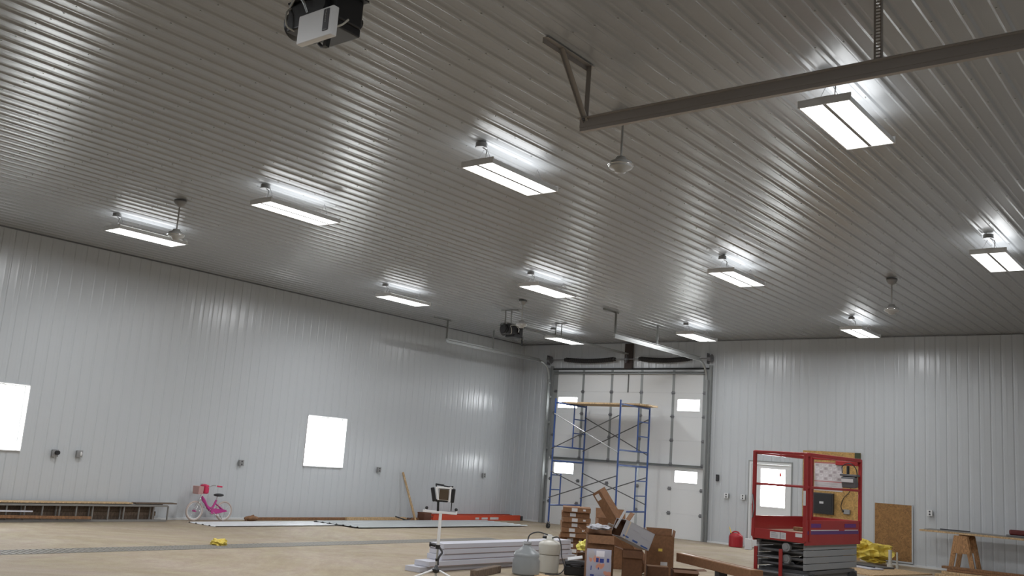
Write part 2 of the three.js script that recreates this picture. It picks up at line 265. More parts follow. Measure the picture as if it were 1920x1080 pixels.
// overhead door in the back wall
{ const d = struct('door_2'), n = 7, sh = OD.h / n, z = ZB - 0.03, W0 = [[-15.4, -14.76], [-11.72, -11.1]];
  const holes = (k) => k === 2 ? [1.35, 1.63] : k === 5 ? [3.11, 3.4] : null;
  for (let k = 0; k < n; k++) {
    const y0 = k * sh, y1 = (k + 1) * sh, hl = holes(k); let gs;
    if (!hl) gs = [bx(OD.x1 - OD.x0, y1 - y0, 0.05, (OD.x0 + OD.x1) / 2, (y0 + y1) / 2, z, 0, 0, 0, 0.006)];
    else { const xs = [OD.x0, ...W0.flat(), OD.x1]; gs = [sb(OD.x0, OD.x1, y0, hl[0], z - 0.025, z + 0.025), sb(OD.x0, OD.x1, hl[1], y1, z - 0.025, z + 0.025)]; for (let i = 0; i < xs.length; i += 2) gs.push(sb(xs[i], xs[i + 1], hl[0], hl[1], z - 0.025, z + 0.025)); }
    const s = obj('door_section', gs, m.doorwhite, d);
    if (hl) for (const [a, b] of W0) { const r = 0.03; const fr = obj('window_frame', frame4(a - 0.015, b + 0.015, hl[0] - 0.015, hl[1] + 0.015, r - 0.01, (p, q, e, g) => sb(p, q, e, g, z + 0.026, z + 0.032)), m.white, s); obj('pane', new THREE.PlaneGeometry(b - a, hl[1] - hl[0]).translate((a + b) / 2, (hl[0] + hl[1]) / 2, z), m.glass, s); }
  }
  const xs = [-14.6, -13.69, -12.78, -11.85];
  obj('section_joint', Array.from({ length: n - 1 }, (q, k) => sb(OD.x0, OD.x1, (k + 1) * sh - 0.02, (k + 1) * sh + 0.02, z - 0.02, z + 0.02)), m.doorwhite, d);
  for (const x of xs) for (const [k0, k1, mm] of [[0, 3, x === -12.78 ? m.galv : m.doorwhite], [3, n, m.galvdull]]) { const gs = []; for (let k = k0; k < k1; k++) gs.push(sb(x - 0.035, x + 0.035, k * sh + 0.012, (k + 1) * sh - 0.012, z + 0.025, z + 0.03)); obj('stile', gs, mm, d); }
  for (const x of [OD.x0 + 0.08, OD.x1 - 0.08]) for (const [k0, k1, mm] of [[0, 3, m.doorwhite], [3, n, m.galvdull]]) obj('end_stile', sb(x - 0.075, x + 0.075, k0 * sh + 0.01, k1 * sh - 0.01, z + 0.025, z + 0.032), mm, d);
  for (let k = 1; k < n; k++) for (const x of [...xs, OD.x0 + 0.1, OD.x1 - 0.1]) obj('hinge', [sb(x - 0.042, x + 0.042, k * sh - 0.045, k * sh + 0.045, z + 0.03, z + 0.037), rod([x - 0.055, k * sh, z + 0.042], [x + 0.055, k * sh, z + 0.042], 0.012)], m.steel, d);
  for (const y of [1.75, 4.06]) obj('strut', [sb(OD.x0 + 0.05, OD.x1 - 0.05, y - 0.03, y + 0.03, z + 0.03, z + 0.036), sb(OD.x0 + 0.05, OD.x1 - 0.05, y + 0.024, y + 0.03, z + 0.036, z + 0.1), sb(OD.x0 + 0.05, OD.x1 - 0.05, y - 0.03, y - 0.024, z + 0.036, z + 0.1)], m.galvdull, d);
  obj('opener_bracket', [bar([-13.18, 3.55, z + 0.04], [-13.18, 4.02, z + 0.04], 0.06, 0.012)], m.galvdull, d);
  obj('weather_seal', [sb(OD.x0, OD.x1, 0, 0.03, z - 0.02, z + 0.02)], m.rubber, d);
  obj('jamb_trim', [sb(OD.x0 - 0.1, OD.x0, 0, OD.h + 0.1, ZB + 0.002, ZB + 0.03), sb(OD.x1, OD.x1 + 0.1, 0, OD.h + 0.1, ZB + 0.002, ZB + 0.03)], m.galvdull, d);
  obj('top_seal', [sb(OD.x0 - 0.02, OD.x1 + 0.02, OD.h + 0.002, OD.h + 0.04, ZB + 0.002, ZB + 0.03)], m.rubber, d);
  obj('spring_pad', sb(-13.3, -13.06, OD.h + 0.02, H - 0.05, ZB + 0.03, ZB + 0.065), M({ color: new THREE.Color(0.06, 0.045, 0.04), roughness: 0.8 }), d);
}
// tracks of the back door
function railProfile(mir = 1) {   // channel below, angle above; profile in (across, up)
  return [[[0, 0], [0.006, 0], [0.006, 0.07], [0, 0.07]], [[0.006, 0], [0.04, 0], [0.04, 0.014], [0.034, 0.014], [0.034, 0.006], [0.006, 0.006]], [[0.006, 0.064], [0.05, 0.064], [0.05, 0.07], [0.006, 0.07]], [[-0.006, 0.03], [0, 0.03], [0, 0.105], [-0.006, 0.105]], [[-0.04, 0.099], [-0.006, 0.099], [-0.006, 0.105], [-0.04, 0.105]]].map((q) => q.map(([a, b]) => [a * mir, b]));
}
function railZ(x, y, z0, z1, mir) { return railProfile(mir).map((q) => { const g = extr(mir < 0 ? q.slice().reverse() : q, Math.abs(z1 - z0)); return g.translate(x, y, Math.min(z0, z1)); }); }
function track(x, mir, zEnd, label) {
  const t = thing('door_track', label, 'door track'); const y = 4.29, zc = -20.95;
  obj('horizontal_rail', railZ(x, y, zEnd, zc, mir), m.track, t);
  const pts = []; for (let i = 0; i <= 10; i++) { const a = i / 10 * Math.PI / 2; pts.push([x + 0.02 * mir, y + 0.035 - 0.45 + 0.45 * Math.cos(a), zc - 0.45 * Math.sin(a)]); }
  obj('curved_rail', tube(pts, 0.03, 20, 6), m.track, t);
  obj('vertical_rail', [sb(x - 0.005, x + 0.035 * 1, 0.01, y - 0.42, -21.46, -21.36), sb(x - 0.05 * mir - 0.025, x - 0.05 * mir + 0.025, 0.01, 4.2, -21.5, -21.47)], m.galvdull, t);
  for (const hy of [0.6, 1.3, 2.0, 2.7, 3.4]) obj('jamb_bracket', [sb(x - 0.05, x + 0.05, hy - 0.03, hy + 0.03, -21.54, -21.46)], m.galvdull, t);
  return t;
}
const backTracks = [track(-15.66, 1, -17.1, 'left galvanized overhead door track curving down beside the scaffold'), track(-10.84, -1, -17.1, 'right galvanized overhead door track above the red scissor lift side')];
function hangers(t, x, z, len) {
  obj('ceiling_angle', [sb(x - 0.02, x + 0.02, H - 0.028, H - 0.022, z - 0.12, z + len), sb(x - 0.02, x - 0.016, H - 0.06, H - 0.022, z - 0.12, z + len)], m.galvdull, t);
  obj('hanger', [sb(x - 0.02, x + 0.02, 4.38, H - 0.025, z - 0.003, z + 0.003), sb(x - 0.02, x - 0.016, 4.38, H - 0.025, z - 0.02, z + 0.02)], m.galvdull, t);
}
hangers(backTracks[0], -15.655, -17.12, 0.5); hangers(backTracks[1], -10.845, -17.12, 0.5);
for (const [t, x] of [[backTracks[0], -15.655], [backTracks[1], -10.845]]) obj('hanger', [sb(x - 0.02, x + 0.02, 4.38, H - 0.022, -18.903, -18.897), sb(x - 0.02, x - 0.016, 4.38, H - 0.022, -18.92, -18.88)], m.galv, t);

// torsion shaft, springs, drums
{ const t = thing('torsion_shaft', 'black torsion spring shaft running above the white overhead door', 'spring shaft'); const y = 4.41, z = ZB + 0.14;
  obj('shaft', rod([-15.75, y, z], [-10.72, y, z], 0.014), m.steel, t);
  for (const [a, b] of [[-15.1, -13.6], [-12.75, -11.35]]) { const gs = []; const n = 44; const pts = []; for (let i = 0; i <= n * 8; i++) { const th = i / 8 * Math.PI * 2, x = a + (b - a) * i / (n * 8), sag = -0.04 * Math.sin(Math.PI * i / (n * 8)); pts.push(V(x, y + sag + 0.05 * Math.cos(th), z + 0.05 * Math.sin(th))); } gs.push(new THREE.TubeGeometry(new THREE.CatmullRomCurve3(pts), n * 8, 0.017, 4)); gs.push(rod([a - 0.06, y, z], [a, y, z], 0.05, 12), rod([b, y, z], [b + 0.06, y, z], 0.05, 12)); obj('spring', gs, m.spring, t); }
  for (const x of [-15.68, -10.8]) obj('cable_drum', [rod([x - 0.05, y, z], [x + 0.05, y, z], 0.075, 16), rod([x + 0.05, y, z], [x + 0.062, y, z], 0.1, 16), bx(0.012, 0.26, 0.14, x - 0.07, y, z - 0.05)], m.steel, t);
  obj('centre_bracket', [bx(0.012, 0.2, 0.16, -13.18, y, z - 0.03), rod([-13.22, y, z], [-13.14, y, z], 0.04, 12)], m.steel, t);
}
// the near track, belonging to the overhead door of the right wall
{ const t = thing('door_track', 'long overhead door track crossing the upper right below the nearest light', 'door track'); const y = 4.285, z = -6.2;
  const gs = railProfile(1).map((q) => { const g = extr(q, 4.75); g.rotateY(Math.PI / 2); g.rotateY(0); return g.translate(-4.38, y, z); });
  obj('horizontal_rail', gs, m.trackwarm, t);
  obj('ceiling_angle', [sb(-4.35, -4.3, H - 0.028, H - 0.022, -6.25, -5.58), sb(-4.35, -4.344, H - 0.07, H - 0.022, -6.25, -5.58)], m.trackwarm, t);
  obj('hanger', [sb(-4.345, -4.3, 4.3, H - 0.025, -6.203, -6.198), sb(-4.345, -4.34, 4.3, H - 0.025, -6.23, -6.2)], m.trackwarm, t);
  obj('diagonal_brace', [bar([-4.32, 4.36, -6.2], [-4.32, H - 0.03, -5.8], 0.045, 0.005), bar([-4.342, 4.36, -6.2], [-4.342, H - 0.03, -5.8], 0.005, 0.04)], m.trackwarm, t);
  // perforated strap: two bars and the bridges between the holes
  const s = [sb(-1.988, -1.975, 4.39, H - 0.022, -6.215, -6.21), sb(-1.945, -1.932, 4.39, H - 0.022, -6.215, -6.21), sb(-1.932, -1.927, 4.39, H - 0.022, -6.215, -6.18)]; for (let k = 0; k < 20; k++) s.push(sb(-1.976, -1.944, 4.39 + k * 0.024, 4.4 + k * 0.024, -6.215, -6.21));
  obj('perforated_strap', s, m.trackwarm, t);
  obj('bolt', rod([-4.33, 4.375, -6.2], [-4.33, 4.375, -6.16], 0.012, 6), m.steel, t);
}

// ------------------------------------------------------------------ lights
function makeFixture() {
  const t = thing('high_bay_light', '', 'ceiling light', [0, 4.6, 0], 0, 'fluorescent high bay lights hung under the ceiling');
  const W = 0.43, L = 1.17, w = W / 2;               // hangs with its near end at z = 0
  obj('housing', [extr([[-w, 0], [-w + 0.01, 0], [-w + 0.03, 0.045], [-0.05, 0.05], [-0.016, 0.012], [0.016, 0.012], [0.05, 0.05], [w - 0.03, 0.045], [w - 0.01, 0], [w, 0], [w - 0.015, 0.058], [0.07, 0.07], [-0.07, 0.07], [-w + 0.015, 0.058]], L).translate(0, 0, -L)], m.white, t);
  for (const z of [-0.006, -L]) obj('end_cap', bx(W + 0.01, 0.065, 0.012, 0, 0.034, z), m.white, t);
  for (const s of [-1, 1]) { obj('lens', bx(0.188, 0.008, L - 0.035, s * 0.113, 0.006, -L / 2, 0, 0, 0, 0.002), m.lens, t); }
  obj('seam', bx(0.03, 0.012, L - 0.03, 0, 0.008, -L / 2), m.boxgrey, t);
  obj('top_slot', sb(-0.14, 0.14, 0.069, 0.074, -L + 0.045, -0.045), m.upslot, t);
  for (const z of [-0.12, -L + 0.12]) obj('hanger_wire', [rod([-0.1, 0.06, z], [0, 0.255, z], 0.0025, 5), rod([0.1, 0.06, z], [0, 0.255, z], 0.0025, 5)], m.steel, t);
  const jb = obj('junction_box', [rod([0, 0.215, -0.05], [0, 0.26, -0.05], 0.062, 8), rod([0, 0.205, -0.05], [0, 0.215, -0.05], 0.067, 8)], m.boxgrey, t);
  obj('cord', tube([[0.02, 0.205, -0.05], [0.07, 0.17, -0.06], [0.075, 0.12, -0.05], [0.07, 0.09, -0.06], [0.07, 0.063, -0.06]], 0.006, 20, 5), m.boxgrey, t);
  return t;
}
const fx = [-2.73, -6.44, -10.1, -13.73], fz = [-7.28, -13.03, -18.78, -1.53];
const where = { '0,0': 'nearest twin panel high bay light, beneath the long door track', '1,0': 'high bay light with visible centre seam, left of the door track end', '2,0': 'high bay light second from the left in the near row', '3,0': 'leftmost high bay light, beside a bladeless fan hub near the left wall', '0,1': 'high bay light at the far right edge of the photo', '1,1': 'high bay light in the middle row, above and left of the small fan hub', '2,1': 'high bay light above and to the right of the far black door opener', '3,1': 'high bay light nearest the left wall in the middle row', '1,2': 'farthest row high bay light over the plain back wall, right of the overhead door', '2,2': 'high bay light above the right track of the back overhead door', '3,2': 'high bay light beside the rail of the far door opener', '0,3': 'high bay light behind the photo, nearest the right wall', '1,3': 'high bay light behind the photo, second from the right wall', '2,3': 'high bay light behind the photo, second from the left wall', '3,3': 'high bay light behind the photo, nearest the left wall' };
let proto = null;
fz.forEach((z, j) => fx.forEach((x, i) => {
  if (i === 0 && j === 2) return;
  { if (!proto) { proto = makeFixture(); proto.position.set(x, 4.6, z); proto.userData.label = where[i + ',' + j]; } else copyOf(proto, [x, 4.6, z], where[i + ',' + j]); }
  for (const s of [-1, 1]) { const L = new THREE.RectAreaLight(LAMP_COLOR, LAMP_DOWN * (j === 2 ? 0.5 : j === 3 ? 0.55 : 1), 0.185, 1.12); L.position.set(x + s * 0.113, 4.6, z - 0.585); L.lookAt(x + s * 0.113, 0, z - 0.585); scene.add(L); }
  const U = new THREE.RectAreaLight(LAMP_COLOR, LAMP_UP, 0.28, 1.08); U.position.set(x, 4.676, z - 0.585); U.lookAt(x, 9, z - 0.585); scene.add(U);
}));

// ------------------------------------------------------------------ ceiling fans without blades, door openers
{ const t = thing('ceiling_fan', 'bladeless ceiling fan hub on a rod, below the near door track', 'ceiling fan', [-4.67, H, -7.31], 0, 'ceiling fan hubs without blades');
  obj('canopy', lathe([[0, 0], [0.085, 0], [0.085, -0.03], [0.06, -0.075], [0.02, -0.1], [0, -0.1]], 20).translate(0, -0.018, 0), m.boxgrey, t);
  obj('downrod', rod([0, -0.1, 0], [0, -0.44, 0], 0.011, 8), m.fan, t);
  const h = obj('motor_housing', lathe([[0, -0.43], [0.045, -0.44], [0.06, -0.47], [0.105, -0.49], [0.115, -0.51], [0.115, -0.535], [0.105, -0.55], [0.06, -0.565], [0.05, -0.59], [0, -0.595]], 24), m.fan, t);
  obj('trim_ring', torus(0.117, 0.006, 0, 0, 0).rotateX(Math.PI / 2).translate(0, -0.522, 0), m.chrome, t);
  copyOf(t, [-12.0, H, -7.31], 'bladeless ceiling fan hub on a rod, over the end of the leftmost light');
  copyOf(t, [-4.65, H, -15.46], 'bladeless ceiling fan hub on a rod, over the back wall right of the lift');
  copyOf(t, [-12.09, H, -15.46], 'bladeless ceiling fan hub hanging just behind the far black door opener');
}
function opener(label, pos, turn, cover, railLen) {       // rail runs towards local -z
  const t = thing('door_opener', label, 'door opener', pos, turn, 'chain door openers hung from the ceiling');
  obj('chassis', [bx(0.24, 0.2, 0.5, 0, 0.02, 0.02, 0, 0, 0, 0.015), bx(0.27, 0.012, 0.52, 0, 0.12, 0), bx(0.26, 0.06, 0.3, 0, -0.1, -0.06, 0, 0, 0, 0.01)], m.black, t);
  if (cover) obj('cover_mount', [bx(0.08, 0.03, 0.2, 0.15, -0.1, -0.17)], m.black, t);
  obj('motor', [rod([0.0, 0.02, 0.2], [0, 0.02, 0.33], 0.1, 18), rod([0, 0.02, 0.33], [0, 0.02, 0.35], 0.085, 18)], m.black, t);
  obj('pulley', [torus(0.1, 0.014, -0.15, 0.0, 0.16, Math.PI / 2, 24, 8), rod([-0.12, 0, 0.16], [-0.17, 0, 0.16], 0.02, 10), bx(0.01, 0.19, 0.02, -0.15, 0, 0.16)], m.steel, t);
  obj('gearbox', [rod([-0.16, 0.02, -0.1], [0.16, 0.02, -0.1], 0.07, 14), rod([-0.2, 0.02, -0.1], [-0.16, 0.02, -0.1], 0.045, 12)], m.black, t);
  obj('conduit', [tube([[-0.12, 0.1, 0.3], [-0.16, 0.16, 0.2], [-0.17, 0.1, 0.05], [-0.13, 0.03, 0.0]], 0.012, 20, 6), tube([[0.12, 0.1, 0.25], [0.17, 0.12, 0.12], [0.19, 0.05, 0.02], [0.16, -0.02, 0.0]], 0.011, 20, 6)], m.galv, t);
  obj('cable', [tube([[0.1, -0.1, -0.15], [0.12, -0.15, -0.2], [0.1, -0.15, -0.28], [0.06, -0.1, -0.3]], 0.007, 14, 5), tube([[0.1, 0.1, 0.24], [0.15, 0.05, 0.24], [0.15, -0.06, 0.22], [0.1, -0.08, 0.2]], 0.007, 14, 5)], m.plastic, t);
  obj('rail', [bar([-0.05, 0.15, 0.3], [-0.05, 0.15, -railLen], 0.03, 0.03), bar([0.05, 0.15, 0.3], [0.05, 0.15, -railLen], 0.03, 0.03), bx(0.13, 0.03, 0.04, 0, 0.15, -railLen + 0.03), bx(0.13, 0.03, 0.04, 0, 0.15, -railLen * 0.5)], m.galvdull, t);
  obj('chain', bar([0, 0.15, 0.1], [0, 0.15, -railLen], 0.012, 0.02), m.steel, t);
  const top = H - 0.024 - pos[1];
  for (const z of [0.18, -1.75]) obj('hanger', [bar([-0.085, 0.13, z], [-0.085, top, z], 0.035, 0.004), bar([0.085, 0.13, z], [0.085, top, z], 0.035, 0.004), bar([-0.2, top, z], [0.25, top, z], 0.04, 0.02)], m.galvdull, t);
  obj('release_handle', [bar([0.12, -0.1, -0.2], [0.14, -0.3, -0.2], 0.03, 0.03), bar([0.1, -0.1, -0.2], [0.14, -0.12, -0.2], 0.05, 0.04)], m.black, t);
  if (cover) {
    const c = obj('control_box', bx(0.05, 0.2, 0.34, 0.2, -0.175, -0.17, 0, 0, 0, 0.008), m.white, t);
    obj('lens', [bx(0.014, 0.15, 0.055, 0.224, -0.165, -0.28, 0, 0, 0, 0.006)], M({ color: new THREE.Color(0.1, 0.1, 0.11), roughness: 0.15 }), c);
    const gl = []; for (let k = 0; k < 8; k++) gl.push(rod([0.228, -0.105 - k * 0.011, -0.285], [0.236, -0.105 - k * 0.011, -0.285], 0.0045, 6)); obj('led', gl, m.chrome, c);
  }
  return t;
}
opener('far black chain door opener on the rail of the back overhead door', [-13.18, 4.4, -16.55], 0, false, 4.85);
opener('near black door opener with a pale grey control box, cut by the top edge', [-4.87, 4.4, -3.86], -Math.PI / 2, true, 5.15);

// ------------------------------------------------------------------ scaffold
{ const x0 = -14.28, x1 = -12.35, zn = -19.9, zf = -21.3, r = 0.023;
  const t = thing('scaffold_tower', 'blue two-tier rolling scaffold tower in front of the white overhead door', 'scaffold', [0, 0, 0]);
  for (const x of [x0, x1]) for (const [y0, y1] of [[0.17, 1.64], [1.64, 3.22]]) {
    const f = obj('end_frame', [rod([x, y0, zn], [x, y1, zn], r), rod([x, y0, zf], [x, y1, zf], r)], m.blue, t);
    const top = y1 > 2 ? 3.12 : 1.66, mid = y1 > 2 ? 2.02 : 0.57;
    obj('rung', [rod([x, top, zn], [x, top, zf], r)], m.blue, f); obj('rung', [rod([x, mid, zn], [x, mid, zf], 0.02)], m.blue, f);
    // the narrow ladder part between an inner post and one leg
    const near = y1 < 2 && x === x0, zi = near ? zn - 0.42 : zn - 0.86, za = near ? zn : zf;
    obj('inner_post', rod([x, mid, zi], [x, top - (near ? 0.31 : 0), zi], 0.018), m.blue, f);
    for (const y of near ? [mid + 0.38, mid + 0.74] : [mid + 0.38, mid + 0.74]) obj('rung', rod([x, y, zi], [x, y, za], 0.014), m.blue, f);
  }
  for (const z of [zn, zf]) for (const [a, b] of [[0.75, 1.4], [1.96, 2.84]]) { obj('cross_brace', rod([x0, b, z + 0.03], [x1, a, z + 0.03], 0.013, 8), z === zn && a > 1.5 ? m.galv : m.brace, t); obj('cross_brace', rod([x0, a, z + 0.055], [x1, b, z + 0.055], 0.013, 8), m.brace, t); }
  for (const x of [x0, x1]) for (const z of [zn, zf]) { const c = obj('caster', [rod([x - 0.02, 0.065, z], [x + 0.02, 0.065, z], 0.065, 16)], m.rubber, t); obj('fork', [bx(0.006, 0.1, 0.03, x - 0.027, 0.1, z), bx(0.006, 0.1, 0.03, x + 0.027, 0.1, z), bx(0.06, 0.02, 0.06, x, 0.15, z), rod([x, 0.15, z], [x, 0.3, z], 0.016)], m.steel, c); }
  const pl = tag(obj('scaffold_plank', bx(2.35, 0.042, 0.235, -13.33, 3.166, -20.58, 0, 0.004, 0, 0.004), m.pine), 'front plank on top of the blue scaffold', 'plank', 'planks on the scaffold');
  tag(obj('scaffold_plank', bx(2.42, 0.042, 0.235, -13.27, 3.166, -20.84, 0, 0.0, 0, 0.004), m.pine), 'middle plank on top of the blue scaffold', 'plank', 'planks on the scaffold');
  tag(obj('scaffold_plank', bx(2.38, 0.042, 0.235, -13.26, 3.166, -21.1, 0, -0.004, 0, 0.004), m.pine), 'rear plank on top of the blue scaffold, nearest the overhead door', 'plank', 'planks on the scaffold');
}

// ------------------------------------------------------------------ scissor lift
{ const t = thing('scissor_lift', 'red and grey scissor lift parked before the walk door and wood sheet', 'scissor lift', [-5.456, 0, -14.165], -0.072);
  const w = 0.39, l = 0.93, D = 0.86;                       // half width, half length, deck height
  obj('chassis', [bx(0.74, 0.2, 1.8, 0, 0.22, 0, 0, 0, 0, 0.02), bx(0.78, 0.05, 1.5, 0, 0.33, 0)], m.greydark, t);
  for (const x of [-1, 1]) for (const z of [-0.66, 0.66]) obj('wheel', [rod([x * 0.33, 0.16, z], [x * 0.41, 0.16, z], 0.16, 22), rod([x * 0.41, 0.16, z], [x * 0.418, 0.16, z], 0.08, 16)], m.rubber, t);
  for (let k = 0; k < 4; k++) for (const x of [-1, 1]) obj('scissor_arm', [bx(0.045, 0.084, 1.7, x * 0.355, 0.41 + k * 0.092, 0.0, 0, 0, 0, 0.004)], m.grey, t);
  for (let k = 0; k < 4; k++) for (const z of [-0.78, 0.78]) obj('cross_tube', rod([-0.34, 0.41 + k * 0.092, z], [0.34, 0.41 + k * 0.092, z], 0.022, 10), m.greydark, t);
  for (let k = 0; k < 2; k++) obj('pin_boss', [rod([0.1, 0.5 + k * 0.16, 0.84], [0.1, 0.5 + k * 0.16, 0.9], 0.06, 16), rod([0.1, 0.5 + k * 0.16, 0.9], [0.1, 0.5 + k * 0.16, 0.91], 0.035, 12)], m.grey, t);
  obj('hydraulic_cylinder', [rod([0, 0.4, 0.5], [0, 0.62, -0.6], 0.045, 12)], m.chrome, t);
  const lad = obj('ladder', [bx(0.05, 0.42, 0.03, -0.33, 0.42, 0.95, 0, 0, 0, 0.006), bx(0.05, 0.42, 0.03, 0.05, 0.42, 0.95, 0, 0, 0, 0.006)], m.red, t);
  for (const y of [0.3, 0.5]) obj('rung', rod([-0.33, y, 0.95], [0.05, y, 0.95], 0.012, 8), m.steel, lad);
  obj('subframe', [bx(0.7, 0.05, 1.7, 0, D - 0.11, 0, 0, 0, 0, 0.006)], m.greydark, t);
  obj('deck', sb(-w, w, D - 0.08, D, -l, l, 0.004), M({ color: new THREE.Color(0.3, 0.2, 0.14), roughness: 0.8 }), t);
  const fa = obj('end_fascia', bx(2 * w + 0.02, 0.14, 0.03, 0, D - 0.05, l, 0, 0, 0, 0.006), m.red, t);
  obj('sticker', [bx(0.24, 0.09, 0.003, -0.0, D - 0.05, l + 0.017, 0, 0, 0, 0)], canvasLabel(128, 48, (x, W, H2) => { x.fillStyle = '#c9c9cc'; x.fillRect(0, 0, W, H2); x.fillStyle = '#7c7c86'; for (let i = 0; i < 5; i++) x.fillRect(8, 6 + i * 8, 40 + (i * 17) % 18, 3); x.fillRect(W * 0.62, 0, 6, H2); x.fillStyle = '#8d8d95'; for (let i = 0; i < 4; i++) x.fillRect(90, 8 + i * 9, 28, 3); }), fa, true);
  for (const x of [-1, 1]) {
    const s = obj('toe_board', bx(0.02, 0.34, 2 * l, x * w, D + 0.02, 0, 0, 0, 0, 0.005), m.red, t);
    if (x > 0) obj('stripe', [sb(w + 0.0105, w + 0.0125, D + 0.0, D + 0.045, -l + 0.08, l - 0.06)], new THREE.MeshPhysicalMaterial({ color: new THREE.Color(0.1, 0.04, 0.16), roughness: 0.5 }), s);
    if (x > 0) { obj('stripe', [sb(w + 0.0105, w + 0.013, D + 0.05, D + 0.062, -l + 0.1, -0.35), sb(w + 0.0105, w + 0.013, D + 0.05, D + 0.062, -0.15, l - 0.1)], m.label, s);
      obj('lettering', [bx(0.003, 0.055, 0.34, w + 0.012, D + 0.12, 0.62, 0, 0, 0, 0), bx(0.003, 0.055, 0.4, w + 0.012, D + 0.12, -0.55, 0, 0, 0, 0)], new THREE.MeshPhysicalMaterial({ color: new THREE.Color(0.12, 0.03, 0.17), roughness: 0.5 }), s); }
  }
  obj('toe_board', bx(2 * w, 0.34, 0.02, 0, D + 0.02, -l, 0, 0, 0, 0.005), m.red, t);
  obj('corner_decal', [bx(0.1, 0.05, 0.004, 0.31, D - 0.02, l + 0.017, 0, 0, 0, 0)], m.label, t);
  const top = 1.97, mid = 1.5;
  for (const x of [-1, 1]) for (const z of [-1, 1]) obj('corner_post', [bx(0.05, top - D + 0.1, 0.05, x * w, (top + D - 0.1) / 2, z * l, 0, 0, 0, 0.01), ...(z > 0 && x > 0 ? [bx(0.05, top - D + 0.1, 0.05, x * w, (top + D - 0.1) / 2, z * l - 0.12, 0, 0, 0, 0.01)] : [])], m.red, t);
  for (const x of [-1, 1]) { obj('top_rail', bx(0.05, 0.055, 2 * l, x * w, top - 0.02, 0, 0, 0, 0, 0.012), m.red, t); obj('mid_rail', bx(0.03, 0.035, 2 * l, x * w, mid, 0, 0, 0, 0, 0.008), m.red, t); }
  for (const z of [-1, 1]) { obj('top_rail', bx(2 * w, 0.04, 0.04, 0, top - 0.015, z * l, 0, 0, 0, 0.01), m.red, t); obj('mid_rail', bx(2 * w, 0.028, 0.028, 0, mid, z * l, 0, 0, 0, 0.008), m.red, t); }
  obj('gate_latch', [bx(0.36, 0.07, 0.05, 0.2, top - 0.07, -l + 0.04, 0, 0, 0, 0.01)], m.red, t);
  obj('post_sticker', bx(0.035, 0.2, 0.003, w, 1.35, l + 0.027, 0, 0, 0, 0), m.label, t);
  obj('hanging_chain', tube([[-w - 0.01, 1.35, l + 0.03], [-w + 0.02, 1.15, l + 0.04], [-w - 0.005, 1.02, l + 0.03]], 0.01, 12, 5), m.steel, t);
  // instruction sheet and control box at the far end
  obj('instruction_sheet', bx(0.46, 0.44, 0.006, -0.1, 1.68, -l + 0.035, 0, 0, 0, 0), canvasLabel(256, 240, (x, W, H2) => { x.fillStyle = '#b9b4b4'; x.fillRect(0, 0, W, H2); x.fillStyle = '#a05a58'; x.fillRect(0, 0, W, 10); for (let i = 0; i < 6; i++) for (let j = 0; j < 5; j++) { x.fillStyle = (i + j) % 3 ? '#c9c5c6' : '#a39a9c'; x.fillRect(10 + i * 40, 16 + j * 28, 30, 20); x.fillStyle = '#8a7f82'; x.fillRect(12 + i * 40, 20 + j * 28, 22, 2); x.fillRect(12 + i * 40, 26 + j * 28, 16, 2); } x.fillStyle = '#a85f5c'; x.fillRect(0, 158, W, 7); x.fillStyle = '#8f8b8d'; for (let i = 0; i < 6; i++) x.fillRect(12, 176 + i * 10, 200 - (i * 37) % 60, 3); }), t, true);
  const cb = obj('control_box', [bx(0.22, 0.17, 0.12, 0.27, 1.62, -l + 0.1, 0.2, 0, 0, 0.015), bx(0.26, 0.03, 0.14, 0.27, 1.72, -l + 0.1)], m.greydark, t);
  obj('joystick', [rod([0.24, 1.72, -l + 0.1], [0.24, 1.86, -l + 0.1], 0.022, 10)], m.black, cb); obj('coil_cord', tube([[0.16, 1.75, -l + 0.12], [0.15, 1.85, -l + 0.1], [0.27, 1.9, -l + 0.1], [0.36, 1.83, -l + 0.1], [0.38, 1.72, -l + 0.08]], 0.008, 24, 6), m.black, cb);
  obj('box_panel', bx(0.18, 0.05, 0.01, 0.26, 1.64, -l + 0.17, 0.2, 0, 0, 0), m.label, cb);
  obj('lumber_offcut', bx(0.5, 0.05, 0.12, 0.1, D + 0.03, 0.1, 0, 0.2, 0, 0.005), m.brown, t);
}
function canvasLabel(w, h, draw) { const t = canvasTex(w, h, draw); return new THREE.MeshPhysicalMaterial({ map: t, roughness: 0.6 }); }

